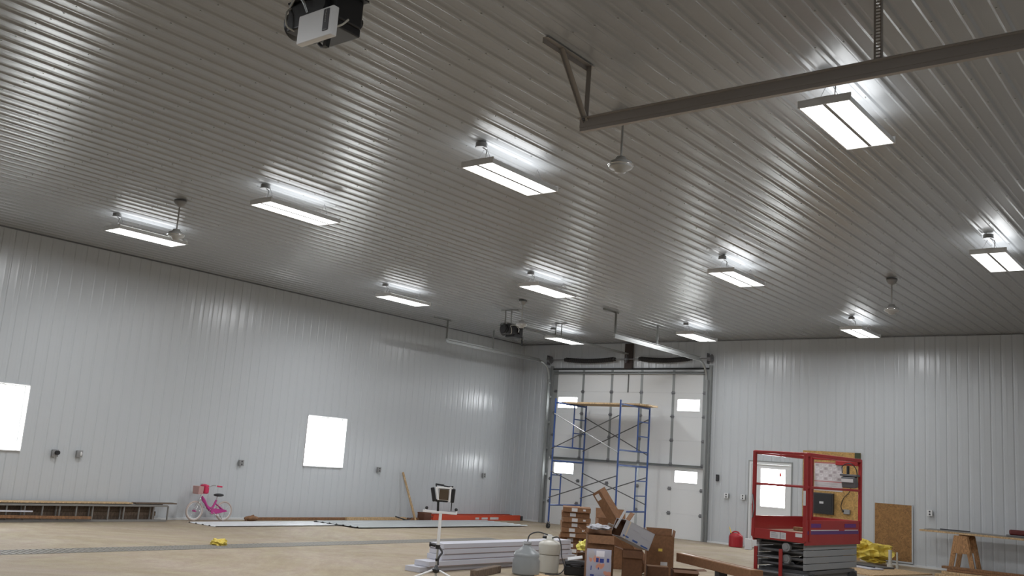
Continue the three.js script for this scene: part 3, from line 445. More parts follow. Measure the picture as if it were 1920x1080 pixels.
// ------------------------------------------------------------------ things on the back wall
{ const z = ZB + 0.022;
  const t = tag(obj('wood_sheet', sb(-8.44, -7.14, 0.002, 2.29, z, z + 0.014), m.osbpale), 'tall strand board sheet on the back wall behind the red lift', 'wood sheet');
  obj('edge_mark', sb(-7.27, -7.14, 2.16, 2.29, z + 0.014, z + 0.0152), M({ color: new THREE.Color(0.06, 0.07, 0.04), roughness: 0.8 }), t);
  const p = thing('breaker_panel', 'black electrical panel with a white label on the tall strand board', 'electrical panel', [-7.93, 1.14, z + 0.0145]);
  obj('box', bx(0.44, 0.46, 0.1, 0, 0, 0.05, 0, 0, 0, 0.008), m.dark, p); obj('door', bx(0.4, 0.42, 0.012, 0, 0, 0.106, 0, 0, 0, 0.004), m.black, p); obj('label', bx(0.09, 0.05, 0.003, -0.03, 0.02, 0.1135, 0, 0, 0, 0), m.label, p);
  const q = thing('receptacle_box', 'small grey receptacle box low on the tall strand board, with a cable', 'outlet', [-7.42, 1.0, z + 0.016]);
  obj('box', bx(0.14, 0.1, 0.06, 0, 0, 0.03, 0, 0, 0, 0.008), m.boxgrey, q); obj('plug', rod([-0.09, 0.01, 0.03], [-0.05, 0.01, 0.05], 0.025, 10), m.black, q); obj('cord', tube([[-0.09, 0.0, 0.03], [-0.13, 0.1, 0.03], [-0.08, 0.28, 0.03], [0.06, 0.45, 0.03], [0.08, 0.6, 0.03]], 0.008, 30, 6), m.black, q);
  const a = tag(obj('strand_board', sb(-6.83, -6.07, 0.09, 1.25, z, z + 0.014), m.osb), 'small strand board panel covering an opening low on the back wall', 'wood panel');
  obj('panel_trim', [sb(-6.069, -6.045, 0.088, 1.26, z, z + 0.016), sb(-6.83, -6.045, 0.055, 0.087, z, z + 0.016)], m.liner, a);
}
function wallBox(name, label, pos, turn, kind) {
  const t = thing(name, label, 'outlet', pos, turn, 'boxes on the walls');
  const kw = kind === 'keypad' ? 0.65 : 1, kh = kind === 'keypad' ? 1.3 : 1;
  obj('box', bx(0.1 * kw, 0.115 * kh, 0.055, 0, 0, 0.027, 0, 0, 0, 0.008), kind === 'keypad' ? m.black : m.boxgrey, t);
  obj('cover', bx(0.108 * kw, 0.122 * kh, 0.006, 0, 0, 0.056, 0, 0, 0, 0.002), kind === 'keypad' ? m.black : kind !== 'plain' ? m.boxgrey : m.trim, t);
  if (kind === 'round') obj('plug', rod([0.02, 0.01, 0.058], [0.02, 0.01, 0.11], 0.038, 14), m.black, t);
  else if (kind === 'oval') obj('cap', xf(new THREE.SphereGeometry(0.03, 14, 10).scale(0.6, 1.3, 0.8), 0.015, 0, 0.07), m.white, t);
  else if (kind === 'keypad') obj('button', [bx(0.05, 0.04, 0.01, 0, 0.02, 0.06), bx(0.05, 0.03, 0.01, 0, -0.03, 0.06)], m.dark, t);
  else obj('receptacle', [rod([0, 0.028, 0.058], [0, 0.028, 0.063], 0.018, 12), rod([0, -0.028, 0.058], [0, -0.028, 0.063], 0.018, 12)], m.dark, t);
  return t;
}
const lx = XL + 0.012, bz = ZB + 0.012;
wallBox('outlet_box', 'wall box with a round black plug, right of the left window', [lx, 1.14, -8.42], Math.PI / 2, 'round');
wallBox('outlet_box', 'wall box with a white oval cap, beside the one with the black plug', [lx, 1.15, -8.86], Math.PI / 2, 'oval');
wallBox('outlet_box', 'grey wall outlet above and right of the pink bicycle', [lx, 1.14, -12.32], Math.PI / 2, 'dark');
wallBox('outlet_box', 'grey wall outlet right of the second window, near the leaning pole', [lx, 1.15, -16.24], Math.PI / 2, 'dark');
wallBox('outlet_box', 'grey wall outlet above the red ladder near the room corner', [lx, 1.15, -20.14], Math.PI / 2, 'dark');
wallBox('outlet_box', 'white wall outlet just right of the overhead door, left of its twin', [-10.29, 1.13, bz], 0, 'plain');
wallBox('outlet_box', 'white wall outlet nearest the left post of the red lift', [-9.87, 1.13, bz], 0, 'plain');
wallBox('outlet_box', 'white wall outlet above the left end of the plank table', [-5.7, 1.13, bz], 0, 'plain');
wallBox('door_keypad', 'small black door control on the wall right of the overhead door', [-10.54, 1.53, bz], 0, 'keypad').userData.category = 'control';

// ------------------------------------------------------------------ along the left wall
function extLadder(name, label, mat, x, z0, z1, y0, y1, rungs, w, group) {      // lies on edge along the wall
  const t = thing(name, label, 'ladder', [0, 0, 0], 0, group);
  for (const y of [y0 + 0.016, y1 - 0.016]) obj('side_rail', [sb(x - w / 2, x + w / 2, y - 0.016, y + 0.016, z0, z1, 0.004)], mat, t);
  for (const z of rungs) obj('rung', rod([x, y0 + 0.02, z], [x, y1 - 0.02, z], 0.016, 8), m.alu, t);
  return t;
}
{ const rr1 = [], rr2 = []; for (let z = -6.3; z > -10.55; z -= 0.297) rr1.push(z - 0.12); for (let z = -6.4; z > -10.2; z -= 0.594) rr2.push(z - 0.3);
  extLadder('aluminium_ladder', 'dull aluminium ladder lying on edge in front along the left wall', m.alu, -16.36, -10.55, -5.9, 0.0, 0.3, rr1, 0.07);
  extLadder('aluminium_ladder', 'dull aluminium ladder lying on edge behind the front aluminium ladder', m.alu, -16.45, -10.5, -6.0, 0.0, 0.31, rr2, 0.06);
  const bl = [['board', 0.02, 0.09, -10.4, m.old, 'lowest old board stacked behind the ladders by the left wall'], ['board', 0.1, 0.17, -10.42, m.old, 'second old board stacked behind the ladders'], ['board', 0.18, 0.28, -10.38, m.old, 'top old board stacked behind the ladders']];
  bl.forEach(([n, y0, y1, z0, mm, lb], i) => tag(obj('old_board', sb(-16.67, -16.5, i ? y0 - 0.01 : 0.0, y1, z0, -5.8, 0.005), mm), lb, 'board', 'old boards behind the ladders'));
  tag(obj('long_plank', sb(-16.6, -16.36, 0.312, 0.335, -9.85, -5.6, 0.003), m.pine), 'long pale plank lying on top of the aluminium ladders', 'plank');
  tag(obj('grey_plank', bx(0.16, 0.022, 0.85, -16.47, 0.323, -10.35, 0, 0, 0, 0.003).translate(-0.0, 0, 0.0), m.old), 'grey plank end poking past the aluminium ladders near the bicycle', 'plank');
  tag(obj('orange_board', bx(0.02, 0.05, 2.6, -16.29, 0.09, -7.75, -0.012, 0, 0, 0.003).translate(0, 0.0, 0), m.brown), 'thin orange brown board resting against the front ladder', 'board');
  tag(obj('white_strip', bx(0.02, 0.025, 1.9, -16.27, 0.19, -7.05, -0.01, 0, 0, 0.003), m.foam), 'narrow white strip above the thin orange brown board', 'strip');
}
{ // little bicycle, its front wheel towards the camera
  const x = -16.42, R = 0.175, t = thing('childs_bicycle', 'pink child bicycle with a basket parked against the left wall', 'bicycle', [x, 0, 0]);
  const F = [0, R + 0.018, -11.19], B = [0, R + 0.018, -11.86];
  for (const c of [F, B]) { const wl = obj('wheel', torus(R, 0.018, 0, c[1], c[2], Math.PI / 2, 32, 8), m.tyre, t); obj('rim', torus(R - 0.022, 0.008, 0, c[1], c[2], Math.PI / 2, 32, 6), m.white, wl); const sp = []; for (let k = 0; k < 12; k++) { const a = k / 12 * Math.PI * 2; sp.push(rod([0.012 * (k % 2 ? 1 : -1), c[1], c[2]], [0, c[1] + Math.sin(a) * (R - 0.025), c[2] + Math.cos(a) * (R - 0.025)], 0.0016, 4)); } obj('spoke', sp, m.chrome, wl); obj('hub', rod([-0.045, c[1], c[2]], [0.045, c[1], c[2]], 0.02, 10), m.pink, wl); }
  const head = [0, 0.47, -11.31], bb = [0, 0.19, -11.56], seatT = [0, 0.4, -11.66];
  obj('frame', [tube([head, [0, 0.4, -11.38], [0, 0.27, -11.47], bb], 0.026, 20, 8), tube([[0, 0.41, -11.33], [0, 0.33, -11.42], [0, 0.25, -11.54], [0, 0.29, -11.62]], 0.018, 20, 8), rod(bb, seatT, 0.02), rod(bb, [0.04, B[1], B[2]], 0.013), rod(bb, [-0.04, B[1], B[2]], 0.013), rod([0, 0.34, -11.64], [0.04, B[1], B[2]], 0.011), rod([0, 0.34, -11.64], [-0.04, B[1], B[2]], 0.011)], m.pink, t);
  obj('fork', [rod([0.04, F[1], F[2]], [0.035, 0.39, -11.27], 0.012), rod([-0.04, F[1], F[2]], [-0.035, 0.39, -11.27], 0.012), rod([-0.035, 0.39, -11.27], [0.035, 0.39, -11.27], 0.014), rod([0, 0.39, -11.27], [0, 0.55, -11.34], 0.016)], m.chrome, t);
  obj('handlebar', tube([[0.24, 0.68, -11.5], [0.2, 0.69, -11.4], [0.1, 0.62, -11.34], [0, 0.56, -11.34], [-0.1, 0.62, -11.34], [-0.2, 0.69, -11.4], [-0.24, 0.68, -11.5]], 0.01, 40, 6), m.chrome, t);
  for (const s of [-1, 1]) obj('grip', rod([s * 0.235, 0.682, -11.47], [s * 0.262, 0.675, -11.57], 0.016), m.hotpink, t);
  obj('basket', [extr([[-0.09, 0.52], [0.09, 0.52], [0.1, 0.66], [-0.1, 0.66]], 0.1, 0.006).translate(0, 0, -11.27)], m.wicker, t);
  obj('bag', bx(0.2, 0.17, 0.1, 0.04, 0.61, -11.33, 0, 0, 0, 0.03), m.hotpink, t);
  obj('seat', [xf(new THREE.SphereGeometry(0.1, 16, 10).scale(0.75, 0.32, 1.1), 0, 0.5, -11.7)], m.black, t); obj('seat_post', rod(seatT, [0, 0.49, -11.68], 0.013), m.chrome, t);
  obj('crank', [torus(0.06, 0.006, 0.05, 0.19, -11.56, Math.PI / 2, 20, 6), rod([0.06, 0.19, -11.56], [0.07, 0.13, -11.63], 0.009), rod([-0.06, 0.19, -11.56], [-0.07, 0.25, -11.49], 0.009)], m.chrome, t);
  for (const [px, py, pz] of [[0.11, 0.125, -11.635], [-0.11, 0.255, -11.485]]) obj('pedal', bx(0.08, 0.02, 0.05, px, py, pz), m.white, t);
  obj('chain_guard', [extr([[-11.52, 0.15], [-11.52, 0.23], [-11.6, 0.25], [-11.86, 0.22], [-11.9, 0.19], [-11.6, 0.14]].map(([a, b]) => [a, b]), 0.008).rotateY(-Math.PI / 2).translate(0.07, 0, 0)], m.pink, t);
  obj('kickstand', rod([0.04, 0.18, -11.7], [0.14, 0.004, -11.78], 0.008), m.chrome, t);
}
function panelSheet(name, label, x0, x1, z0, z1, y, mat) {   // a ribbed liner sheet lying on the floor
  const pr = profile(x0, x1, x0 + 0.1, PITCH_CEIL.map(([a, b]) => [a, b * 1.25]));
  const g = [sheetGeo([pr.map(([u, d]) => [u, y + d, z1]), pr.map(([u, d]) => [u, y + d, z0])]), sheetGeo([pr.map(([u, d]) => [u, y + d - 0.002, z0]), pr.map(([u, d]) => [u, y + d - 0.002, z1])]), sheetGeo([[[x0, y - 0.002, z0], [x1, y - 0.002, z0]], [[x0, y, z0], [x1, y, z0]]])];
  return tag(obj(name, g, mat), label, 'steel sheet', 'spare ribbed steel sheets on the floor');
}
const sheetWhite = M({ color: new THREE.Color(0.66, 0.67, 0.68), roughness: 0.35, side: THREE.DoubleSide }), sheetGrey = M({ color: new THREE.Color(0.42, 0.44, 0.44), roughness: 0.35, side: THREE.DoubleSide });
panelSheet('steel_sheet', 'white ribbed steel sheet lying on the floor right of the bicycle', -16.2, -15.25, -16.4, -10.9, 0.004, sheetWhite);
panelSheet('steel_sheet', 'grey ribbed steel sheet lying on the floor in front of the red ladder', -16.1, -14.68, -19.6, -13.9, 0.026, sheetGrey);
{ let i = 0; for (const [z0, z1, x, mm, lb] of [[-16.2, -12.75, -16.58, m.brown, 'brown board lying along the left wall right of the bicycle'], [-17.1, -15.2, -16.5, m.pine, 'pale board lying along the wall left of the leaning pole'], [-17.7, -17.2, -16.5, m.brown, 'short brown board at the foot of the leaning pole']]) tag(obj('floor_board', sb(x - 0.05, x + 0.05, 0.0, 0.055 + 0.012 * (i++ % 2), z0, z1, 0.006), mm), lb, 'board', 'boards along the left wall');
  tag(obj('twisted_board', [xf(new THREE.SphereGeometry(0.12, 10, 7).scale(0.7, 0.45, 1.5), -16.42, 0.05, -12.55), bar([-16.4, 0.03, -12.38], [-16.42, 0.1, -12.6], 0.03, 0.05)], m.brown), 'crumpled brown cardboard scrap right of the bicycle', 'cardboard scrap');
  tag(obj('leaning_pole', rod([-16.44, 0.0, -17.4], [-16.66, 1.12, -17.05], 0.03, 10, 0.026), m.pine), 'pale wooden pole leaning against the left wall', 'pole');
  const c = thing('clamp', 'small black clamp on the floor left of the leaning pole', 'clamp', [-16.3, 0, -16.75]); obj('jaw', [bar([0, 0.012, -0.2], [0.0, 0.1, 0.18], 0.03, 0.025), bx(0.05, 0.03, 0.1, 0, 0.015, -0.15)], m.black, c); obj('handle', bar([0, 0.015, -0.22], [0.0, 0.07, -0.36], 0.02, 0.02), m.dark, c);
  const d = thing('toolbox', 'dark brown box at the left end of the red ladder', 'box', [-16.4, 0, -17.66]); obj('body', bx(0.24, 0.17, 0.24, 0, 0.095, 0, 0, 0, 0, 0.01), M({ color: new THREE.Color(0.12, 0.05, 0.03), roughness: 0.6 }), d); obj('lid', bx(0.25, 0.03, 0.25, 0, 0.18, 0, 0, 0, 0, 0.008), M({ color: new THREE.Color(0.16, 0.07, 0.04), roughness: 0.6 }), d);
  const rg = []; for (let z = -18.1; z > -21.2; z -= 0.305) rg.push(z);
  const L = thing('fibreglass_ladder', 'red fibreglass extension ladder lying flat along the left wall near the corner', 'ladder');
  for (const x of [-16.24, -16.62]) obj('side_rail', [sb(x - 0.012, x + 0.012, 0.002, 0.14, -21.3, -17.8, 0.003), sb(x - (x > -16.4 ? 0.03 : 0), x + (x > -16.4 ? 0 : 0.03), 0.002, 0.016, -21.3, -17.8, 0.003), sb(x - (x > -16.4 ? 0.03 : 0), x + (x > -16.4 ? 0 : 0.03), 0.126, 0.14, -21.3, -17.8, 0.003)], m.orange, L);
  for (const z of rg) obj('rung', rod([-16.62, 0.07, z], [-16.24, 0.07, z], 0.016, 8), m.alu, L);
  obj('sticker', [sb(-16.2275, -16.2255, 0.035, 0.085, -19.55, -19.4), sb(-16.2275, -16.2255, 0.035, 0.085, -19.9, -19.65), sb(-16.2275, -16.2255, 0.03, 0.09, -20.35, -20.0)], m.label, L);
  for (const x of [-16.24, -16.62]) obj('foot', bx(0.05, 0.12, 0.1, x, 0.062, -21.35), m.dark, L);
}

// trench drain: frame, bottom, bars
{ const t = struct('floor_drain'), x0 = -12.68, x1 = -12.26, z0 = -15.6, z1 = -3.0;
  t.userData.kind = 'structure';
  obj('drain_frame', [sb(x0 - 0.02, x0, -0.002, 0.005, z0, z1), sb(x1, x1 + 0.02, -0.002, 0.005, z0, z1)], m.grate, t);
  obj('drain_channel', sb(x0, x1, 0.0002, 0.0012, z0, z1), m.black, t);
  const g = boxUV(new RoundedBoxGeometry(x1 - x0, 0.005, 0.06, 1, 0.001)); for (let z = z1 - 0.04; z > z0; z -= 0.0815) same('grate_bar', g, m.grate, t, [(x0 + x1) / 2, 0.0036, z]);
}
// crumpled yellow paper
function crumple(w, h, d, s, detail = 3) { const g = new THREE.IcosahedronGeometry(1, detail); const p = g.attributes.position; for (let i = 0; i < p.count; i++) { const x = p.getX(i), y = p.getY(i), z = p.getZ(i); const k = 1 + 0.55 * noise.noise(x * 1.9 + s, y * 1.9, z * 1.9) + 0.3 * noise.noise(x * 4.5, y * 4.5 + s, z * 4.5); p.setXYZ(i, x * k * w / 2, Math.max(-0.5, y * k) * h / 2 + h * 0.25, z * k * d / 2); } g.computeVertexNormals(); return g; }
tag(obj('crumpled_paper', crumple(0.22, 0.13, 0.22, 3.1, 4).translate(-12.62, 0.0, -9.1), m.yellow), 'crumpled yellow paper on the open floor beside the drain', 'paper');

// ------------------------------------------------------------------ tripod work light
{ const t = thing('work_light', 'white and black work light standing on a thin tripod pole', 'work light', [-8.44, 0, -9.39], 0.67);
  obj('lower_pole', rod([0, 0.05, 0], [0, 0.46, 0], 0.013, 12), m.galv, t); obj('upper_pole', rod([0, 0.42, 0], [-0.0, 0.84, 0], 0.02, 12, 0.02), m.white, t);
  obj('collar', [rod([0, 0.4, 0], [0, 0.45, 0], 0.03, 12), rod([-0.03, 0.44, 0], [-0.09, 0.45, 0], 0.022, 10), rod([-0.09, 0.45, 0], [-0.11, 0.45, 0], 0.03, 10)], m.black, t);
  obj('hub', lathe([[0.016, 0.1], [0.05, 0.12], [0.06, 0.15], [0.03, 0.165], [0.014, 0.2]], 16), m.black, t); obj('foot_cap', rod([0, 0.25, 0], [0, 0.28, 0], 0.02, 10), m.black, t);
  for (let k = 0; k < 3; k++) { const a = k * Math.PI * 2 / 3 + 0.5; obj('leg', [rod([0.04 * Math.cos(a), 0.14, 0.04 * Math.sin(a)], [0.42 * Math.cos(a), 0.012, 0.42 * Math.sin(a)], 0.013, 8), rod([0.4 * Math.cos(a), 0.018, 0.4 * Math.sin(a)], [0.44 * Math.cos(a), 0.01, 0.44 * Math.sin(a)], 0.018, 8)], m.white, t); }
  obj('cord', tube([[0.02, 0.42, 0], [0.06, 0.36, 0.0], [0.03, 0.31, 0.02], [0.015, 0.26, 0.0], [0.02, 0.2, 0.0]], 0.014, 20, 6), m.dark, t);
  obj('crossbar', [bx(0.44, 0.028, 0.03, -0.01, 0.855, 0, 0, 0, -0.02), rod([-0.19, 0.86, 0], [-0.19, 0.91, 0], 0.012), rod([0.2, 0.86, 0], [0.2, 0.9, 0], 0.012)], m.white, t);
  for (const s of [-1, 1]) obj('knob', xf(new THREE.SphereGeometry(0.022, 12, 8), s * 0.19 + 0.005, 0.9, 0), m.black, t);
  obj('bracket', [bx(0.03, 0.13, 0.03, -0.04, 0.93, 0, 0, 0, 0.05), bx(0.16, 0.03, 0.04, 0.0, 1.0, 0), bx(0.012, 0.14, 0.02, 0.13, 0.95, 0)], m.black, t);
  const h = obj('lamp_head', [bx(0.15, 0.15, 0.08, 0.025, 1.08, -0.01, 0.1, 0, 0, 0.012), bx(0.022, 0.19, 0.1, 0.105, 1.09, 0), bx(0.022, 0.17, 0.1, -0.06, 1.09, 0, 0, 0, 0.22), bx(0.2, 0.02, 0.1, 0.03, 1.165, 0)], m.white, t);
  obj('reflector', bx(0.12, 0.13, 0.02, 0.025, 1.08, 0.035, 0.1, 0, 0, 0.004), M({ color: new THREE.Color(0.08, 0.05, 0.03), roughness: 0.3, metalness: 0.4 }), h); obj('glass', bx(0.12, 0.13, 0.006, 0.025, 1.08, 0.05, 0.1, 0, 0, 0), m.glass, h);
  for (const s of [-1, 1]) obj('side_grip', bx(0.05, 0.18, 0.06, s * 0.125 + 0.015, 1.075, 0.02, 0, 0, s > 0 ? -0.05 : 0.22, 0.012), m.black, t);
  obj('handle', [bx(0.11, 0.022, 0.03, -0.04, 1.2, 0, 0, 0, -0.08), bx(0.07, 0.018, 0.03, 0.05, 1.185, 0, 0, 0, -0.1), bx(0.05, 0.02, 0.03, 0.11, 1.185, 0), rod([-0.08, 1.17, 0], [-0.09, 1.2, 0], 0.008), rod([0.12, 1.16, 0], [0.12, 1.185, 0], 0.008)], m.black, t);
}

// ------------------------------------------------------------------ white boxes, jugs
{ const names = ['bottom', 'second from the bottom', 'middle', 'second from the top', 'top'];
  for (let k = 0; k < 5; k++) { const o = rr(-0.03, 0.03), z1 = (k === 0 ? -9.85 : k === 1 ? -9.95 : -10.25) + rr(-0.03, 0.03);
    const b = thing('long_white_carton', `long white carton, ${names[k]} of the five stacked behind the tripod light`, 'carton', [-9.24 + o, k * 0.075, 0], 0, 'long white cartons in a stack');
    obj('body', sb(-0.14, 0.14, 0, 0.072, -13.4 + rr(-0.05, 0.05), z1, 0.005), m.foam, b); obj('seam', sb(0.1395, 0.1415, 0.004, 0.010, -13.3, z1 - 0.02), M({ color: new THREE.Color(0.3, 0.22, 0.2), roughness: 0.8 }), b); }
  const j = thing('water_jug', 'cloudy grey jug with a narrow neck, in front of the white bucket', 'jug', [-8.42, 0, -11.26]);
  obj('body', lathe([[0, 0], [0.17, 0.0], [0.195, 0.03], [0.195, 0.2], [0.17, 0.235], [0.185, 0.26], [0.17, 0.31], [0.1, 0.36], [0.055, 0.4], [0.05, 0.43]], 32), m.jug, j); obj('cap', lathe([[0, 0.46], [0.056, 0.46], [0.06, 0.42], [0.05, 0.42]], 20), m.boxgrey, j); obj('hose', tube([[0.0, 0.45, 0], [0.03, 0.55, 0], [0.12, 0.6, -0.06], [0.2, 0.57, -0.2]], 0.009, 24, 6), m.dark, j);
  const b = thing('white_bucket', 'tall white bucket with a pump top and black hose', 'bucket', [-8.44, 0, -11.84]);
  obj('lower_tank', lathe([[0, 0], [0.135, 0], [0.145, 0.02], [0.15, 0.25], [0.14, 0.26]], 28), m.plastic, b); obj('upper_tank', lathe([[0.14, 0.262], [0.158, 0.27], [0.165, 0.4], [0.15, 0.43], [0.1, 0.46], [0.06, 0.47], [0.05, 0.52], [0, 0.525]], 28), m.plastic, b);
  obj('pump_handle', [rod([0, 0.5, 0], [0, 0.54, 0], 0.03, 12), bx(0.12, 0.02, 0.03, -0.04, 0.535, 0.01)], m.white, b); obj('nozzle', [rod([-0.1, 0.5, 0.04], [-0.05, 0.5, 0.04], 0.02, 10)], m.black, b); obj('hose', tube([[0.04, 0.5, 0.02], [0.13, 0.52, -0.01], [0.19, 0.42, -0.01], [0.23, 0.25, 0.01], [0.28, 0.1, 0.0], [0.24, 0.02, 0.05], [0.1, 0.01, 0.22]], 0.009, 40, 6), m.dark, b);
  tag(obj('brown_timber', bx(0.1, 0.1, 0.9, -8.62, 0.05, -10.62, 0, 0.3, 0, 0.012), m.old), 'dark timber on the floor in front of the white cartons', 'timber');
  tag(obj('floor_plank', bx(1.5, 0.02, 0.22, -7.85, 0.01, -11.2, 0, -0.35, 0, 0.003), m.pine), 'flat pale plank on the floor before the jug and boxes', 'plank');
}

// ------------------------------------------------------------------ cardboard
const flapDir = { n: [0, -1], s: [0, 1], e: [1, 0], w: [-1, 0] };
function openBox(name, label, pos, turn, w, h, d, mat, flaps, group, inner = m.carddark) {     // open carton with flaps tilted by the given angles
  const t = thing(name, label, 'cardboard box', pos, turn, group), th = 0.006;
  obj('body', [sb(-w / 2, w / 2, 0, th, -d / 2, d / 2), sb(-w / 2, -w / 2 + th, 0, h, -d / 2, d / 2), sb(w / 2 - th, w / 2, 0, h, -d / 2, d / 2), sb(-w / 2, w / 2, 0, h, d / 2 - th, d / 2), sb(-w / 2, w / 2, 0, h, -d / 2, -d / 2 + th)], mat, t);
  for (const [side, ang, fl] of flaps) { const [dx, dz] = flapDir[side], L = fl ?? Math.min(w, d) * 0.45; const W = dx ? d - 0.01 : w - 0.01; const g = new THREE.BoxGeometry(W, th, L).translate(0, 0, L / 2); g.rotateX(-ang); g.rotateY(Math.atan2(dx, dz)); g.translate(dx * w / 2, h, dz * d / 2); obj('flap', g, mat, t); }
  return t;
}
function closedBox(name, label, pos, turn, w, h, d, mat, group, tilt) {
  const t = thing(name, label, 'cardboard box', pos, turn, group); if (tilt) t.rotation.set(tilt[0], turn, tilt[1], 'YXZ');
  obj('body', bx(w, h, d, 0, h / 2, 0, 0, 0, 0, 0.006), mat, t); obj('tape', [sb(-w / 2 - 0.001, w / 2 + 0.001, h - 0.001, h + 0.0012, -0.03, 0.03)], M({ color: new THREE.Color(0.3, 0.2, 0.12), roughness: 0.3 }), t); return t;
}
{ // stack of flat cartons with white labels
  const N = 10, ord = ['lowest', 'second from the bottom', 'third from the bottom', 'fourth from the bottom', 'fifth from the bottom', 'fifth from the top', 'fourth from the top', 'third from the top', 'second from the top', 'topmost'];
  for (let k = 0; k < N; k++) { const o = k === 3 ? -0.09 : rr(-0.03, 0.03), c = thing('flat_carton', `flat brown carton with a white label, ${ord[k]} in the tall stack`, 'cardboard box', [-9.72 + o * 0.8, k * 0.086, -14.36 + o * 0.5], 0.62 + rr(-0.04, 0.04), 'flat cartons in a tall stack');
    obj('body', bx(0.48, 0.083, 0.62, 0, 0.043, 0, 0, 0, 0, 0.004), m.card, c); obj('label', bx(0.1, 0.058, 0.002, -0.02 + rr(-0.05, 0.05), 0.043, 0.311, 0, 0, 0, 0), m.label, c); if (k % 2) obj('label', bx(0.045, 0.03, 0.002, 0.13, 0.045, 0.311, 0, 0, 0, 0), m.label, c); }
  openBox('tall_carton', 'brown open carton behind the leaning long carton', [-8.5, 0, -13.62], 0.7, 0.5, 0.76, 0.42, m.card, [['n', 1.2, 0.16], ['e', 1.0, 0.14]], 'open cartons in the pile');
  { const c = thing('long_carton', 'long narrow brown carton leaning upright across the pile', 'cardboard box', [-7.69, 0.06, -13.37]); const q = new THREE.Quaternion().setFromUnitVectors(V(0, 1, 0), V(-0.43, 0.72, 0.25).normalize()); c.quaternion.copy(q);
    obj('body', [sb(-0.075, 0.075, 0, 1.4, -0.09, -0.085), sb(-0.075, 0.075, 0, 1.4, 0.085, 0.09), sb(-0.075, -0.07, 0, 1.4, -0.09, 0.09), sb(0.07, 0.075, 0, 1.4, -0.09, 0.09), sb(-0.075, 0.075, 0, 0.006, -0.09, 0.09), sb(-0.07, 0.07, 1.32, 1.324, -0.085, 0.085)], m.card, c); obj('label', sb(-0.05, 0.03, 1.26, 1.36, 0.0905, 0.092), m.label, c); }
  // front row
  openBox('tan_carton', 'open tan carton standing behind the printed white bag', [-7.68, 0, -12.0], 0.66, 0.38, 0.62, 0.36, m.card, [['n', 0.9, 0.15], ['w', 0.6, 0.14], ['e', -0.5, 0.12], ['s', -1.2, 0.12]], 'open cartons in the pile');
  { const c = thing('printed_bag', 'white bag printed in blue and orange before the tan carton', 'bag', [-7.5, 0, -11.72], 0.62);
    const pm = canvasLabel(256, 256, (x, W, H2) => { x.fillStyle = '#a5a4b2'; x.fillRect(0, 0, W, H2); x.fillStyle = '#c98d78'; for (let i = 0; i < 7; i++) { x.beginPath(); x.ellipse(40 + (i * 83) % 210, 70 + (i * 57) % 170, 16, 30, i, 0, 7); x.fill(); } x.fillStyle = '#a9a3a6'; x.beginPath(); x.arc(50, 40, 32, 0, 7); x.fill(); x.fillStyle = '#2c3a86'; x.fillRect(96, 66, 28, 34); x.fillRect(134, 70, 44, 32); x.fillRect(208, 66, 26, 30); x.fillRect(44, 130, 8, 34); x.fillRect(120, 140, 10, 16); x.fillRect(40, 196, 40, 14); x.fillRect(200, 200, 46, 40); x.fillStyle = '#d6d3da'; x.fillRect(96, 10, 86, 46); });
    const g = new THREE.BoxGeometry(0.34, 0.44, 0.12, 8, 10, 3), p = g.attributes.position; for (let i = 0; i < p.count; i++) { const x = p.getX(i), y = p.getY(i), z = p.getZ(i), b = 1 - Math.pow(Math.abs(y) / 0.23, 3) * 0.7; p.setXYZ(i, x * (1 + 0.04 * noise.noise(x * 8, y * 9, 1)), y + 0.22, z * b + 0.012 * noise.noise(x * 14, y * 14, 5)); } g.computeVertexNormals(); obj('body', g, pm, c, true);
    obj('fold', crumple(0.42, 0.1, 0.26, 8.2, 4).translate(-0.02, 0.0, 0.1), m.paper, c); }
  { const c = thing('white_carton', 'tilted white open carton with blue marks on top of the pile', 'carton', [-7.47, 0.52, -12.46]); c.rotation.set(0.0, 1.0, -0.38, 'YXZ');
    obj('body', [sb(-0.25, 0.25, 0, 0.006, -0.17, 0.17), sb(-0.25, 0.25, 0.254, 0.26, -0.17, 0.17), sb(-0.25, 0.25, 0, 0.26, 0.164, 0.17), sb(-0.25, 0.25, 0, 0.26, -0.17, -0.164), sb(0.244, 0.25, 0, 0.26, -0.17, 0.17)], m.whitecard, c);
    obj('lining', [sb(-0.245, 0.24, 0.007, 0.009, -0.163, 0.163), sb(-0.245, 0.24, 0.251, 0.253, -0.163, 0.163), sb(-0.245, 0.24, 0.007, 0.253, 0.161, 0.163), sb(-0.245, 0.24, 0.007, 0.253, -0.163, -0.161), sb(0.24, 0.242, 0.007, 0.253, -0.163, 0.163)], m.carddark, c);
    obj('flap', bar([-0.25, 0.257, 0.0], [-0.285, 0.262, 0.0], 0.005, 0.33), m.label, c); obj('flap', bar([-0.25, 0.13, -0.167], [-0.33, 0.13, -0.2], 0.25, 0.005), m.label, c);
    obj('edge_tape', sb(-0.19, -0.17, 0.001, 0.259, 0.1702, 0.172), M({ color: new THREE.Color(0.6, 0.5, 0.38) }), c);
    obj('printing', [sb(-0.1, 0.0, 0.17, 0.19, 0.1705, 0.172), sb(0.06, 0.2, 0.13, 0.155, 0.1705, 0.172)], M({ color: new THREE.Color(0.4, 0.4, 0.44) }), c); obj('printing', [sb(-0.22, -0.12, 0.03, 0.05, 0.1705, 0.172), sb(-0.05, 0.04, 0.02, 0.045, 0.1705, 0.172), sb(0.1, 0.22, 0.01, 0.03, 0.1705, 0.172)], m.blue, c); }
  openBox('brown_carton', 'dark brown carton under the tilted white carton', [-7.16, 0, -12.05], 0.55, 0.28, 0.46, 0.3, m.carddark, [['s', -1.35, 0.1], ['w', 0.3, 0.12]], 'open cartons in the pile');
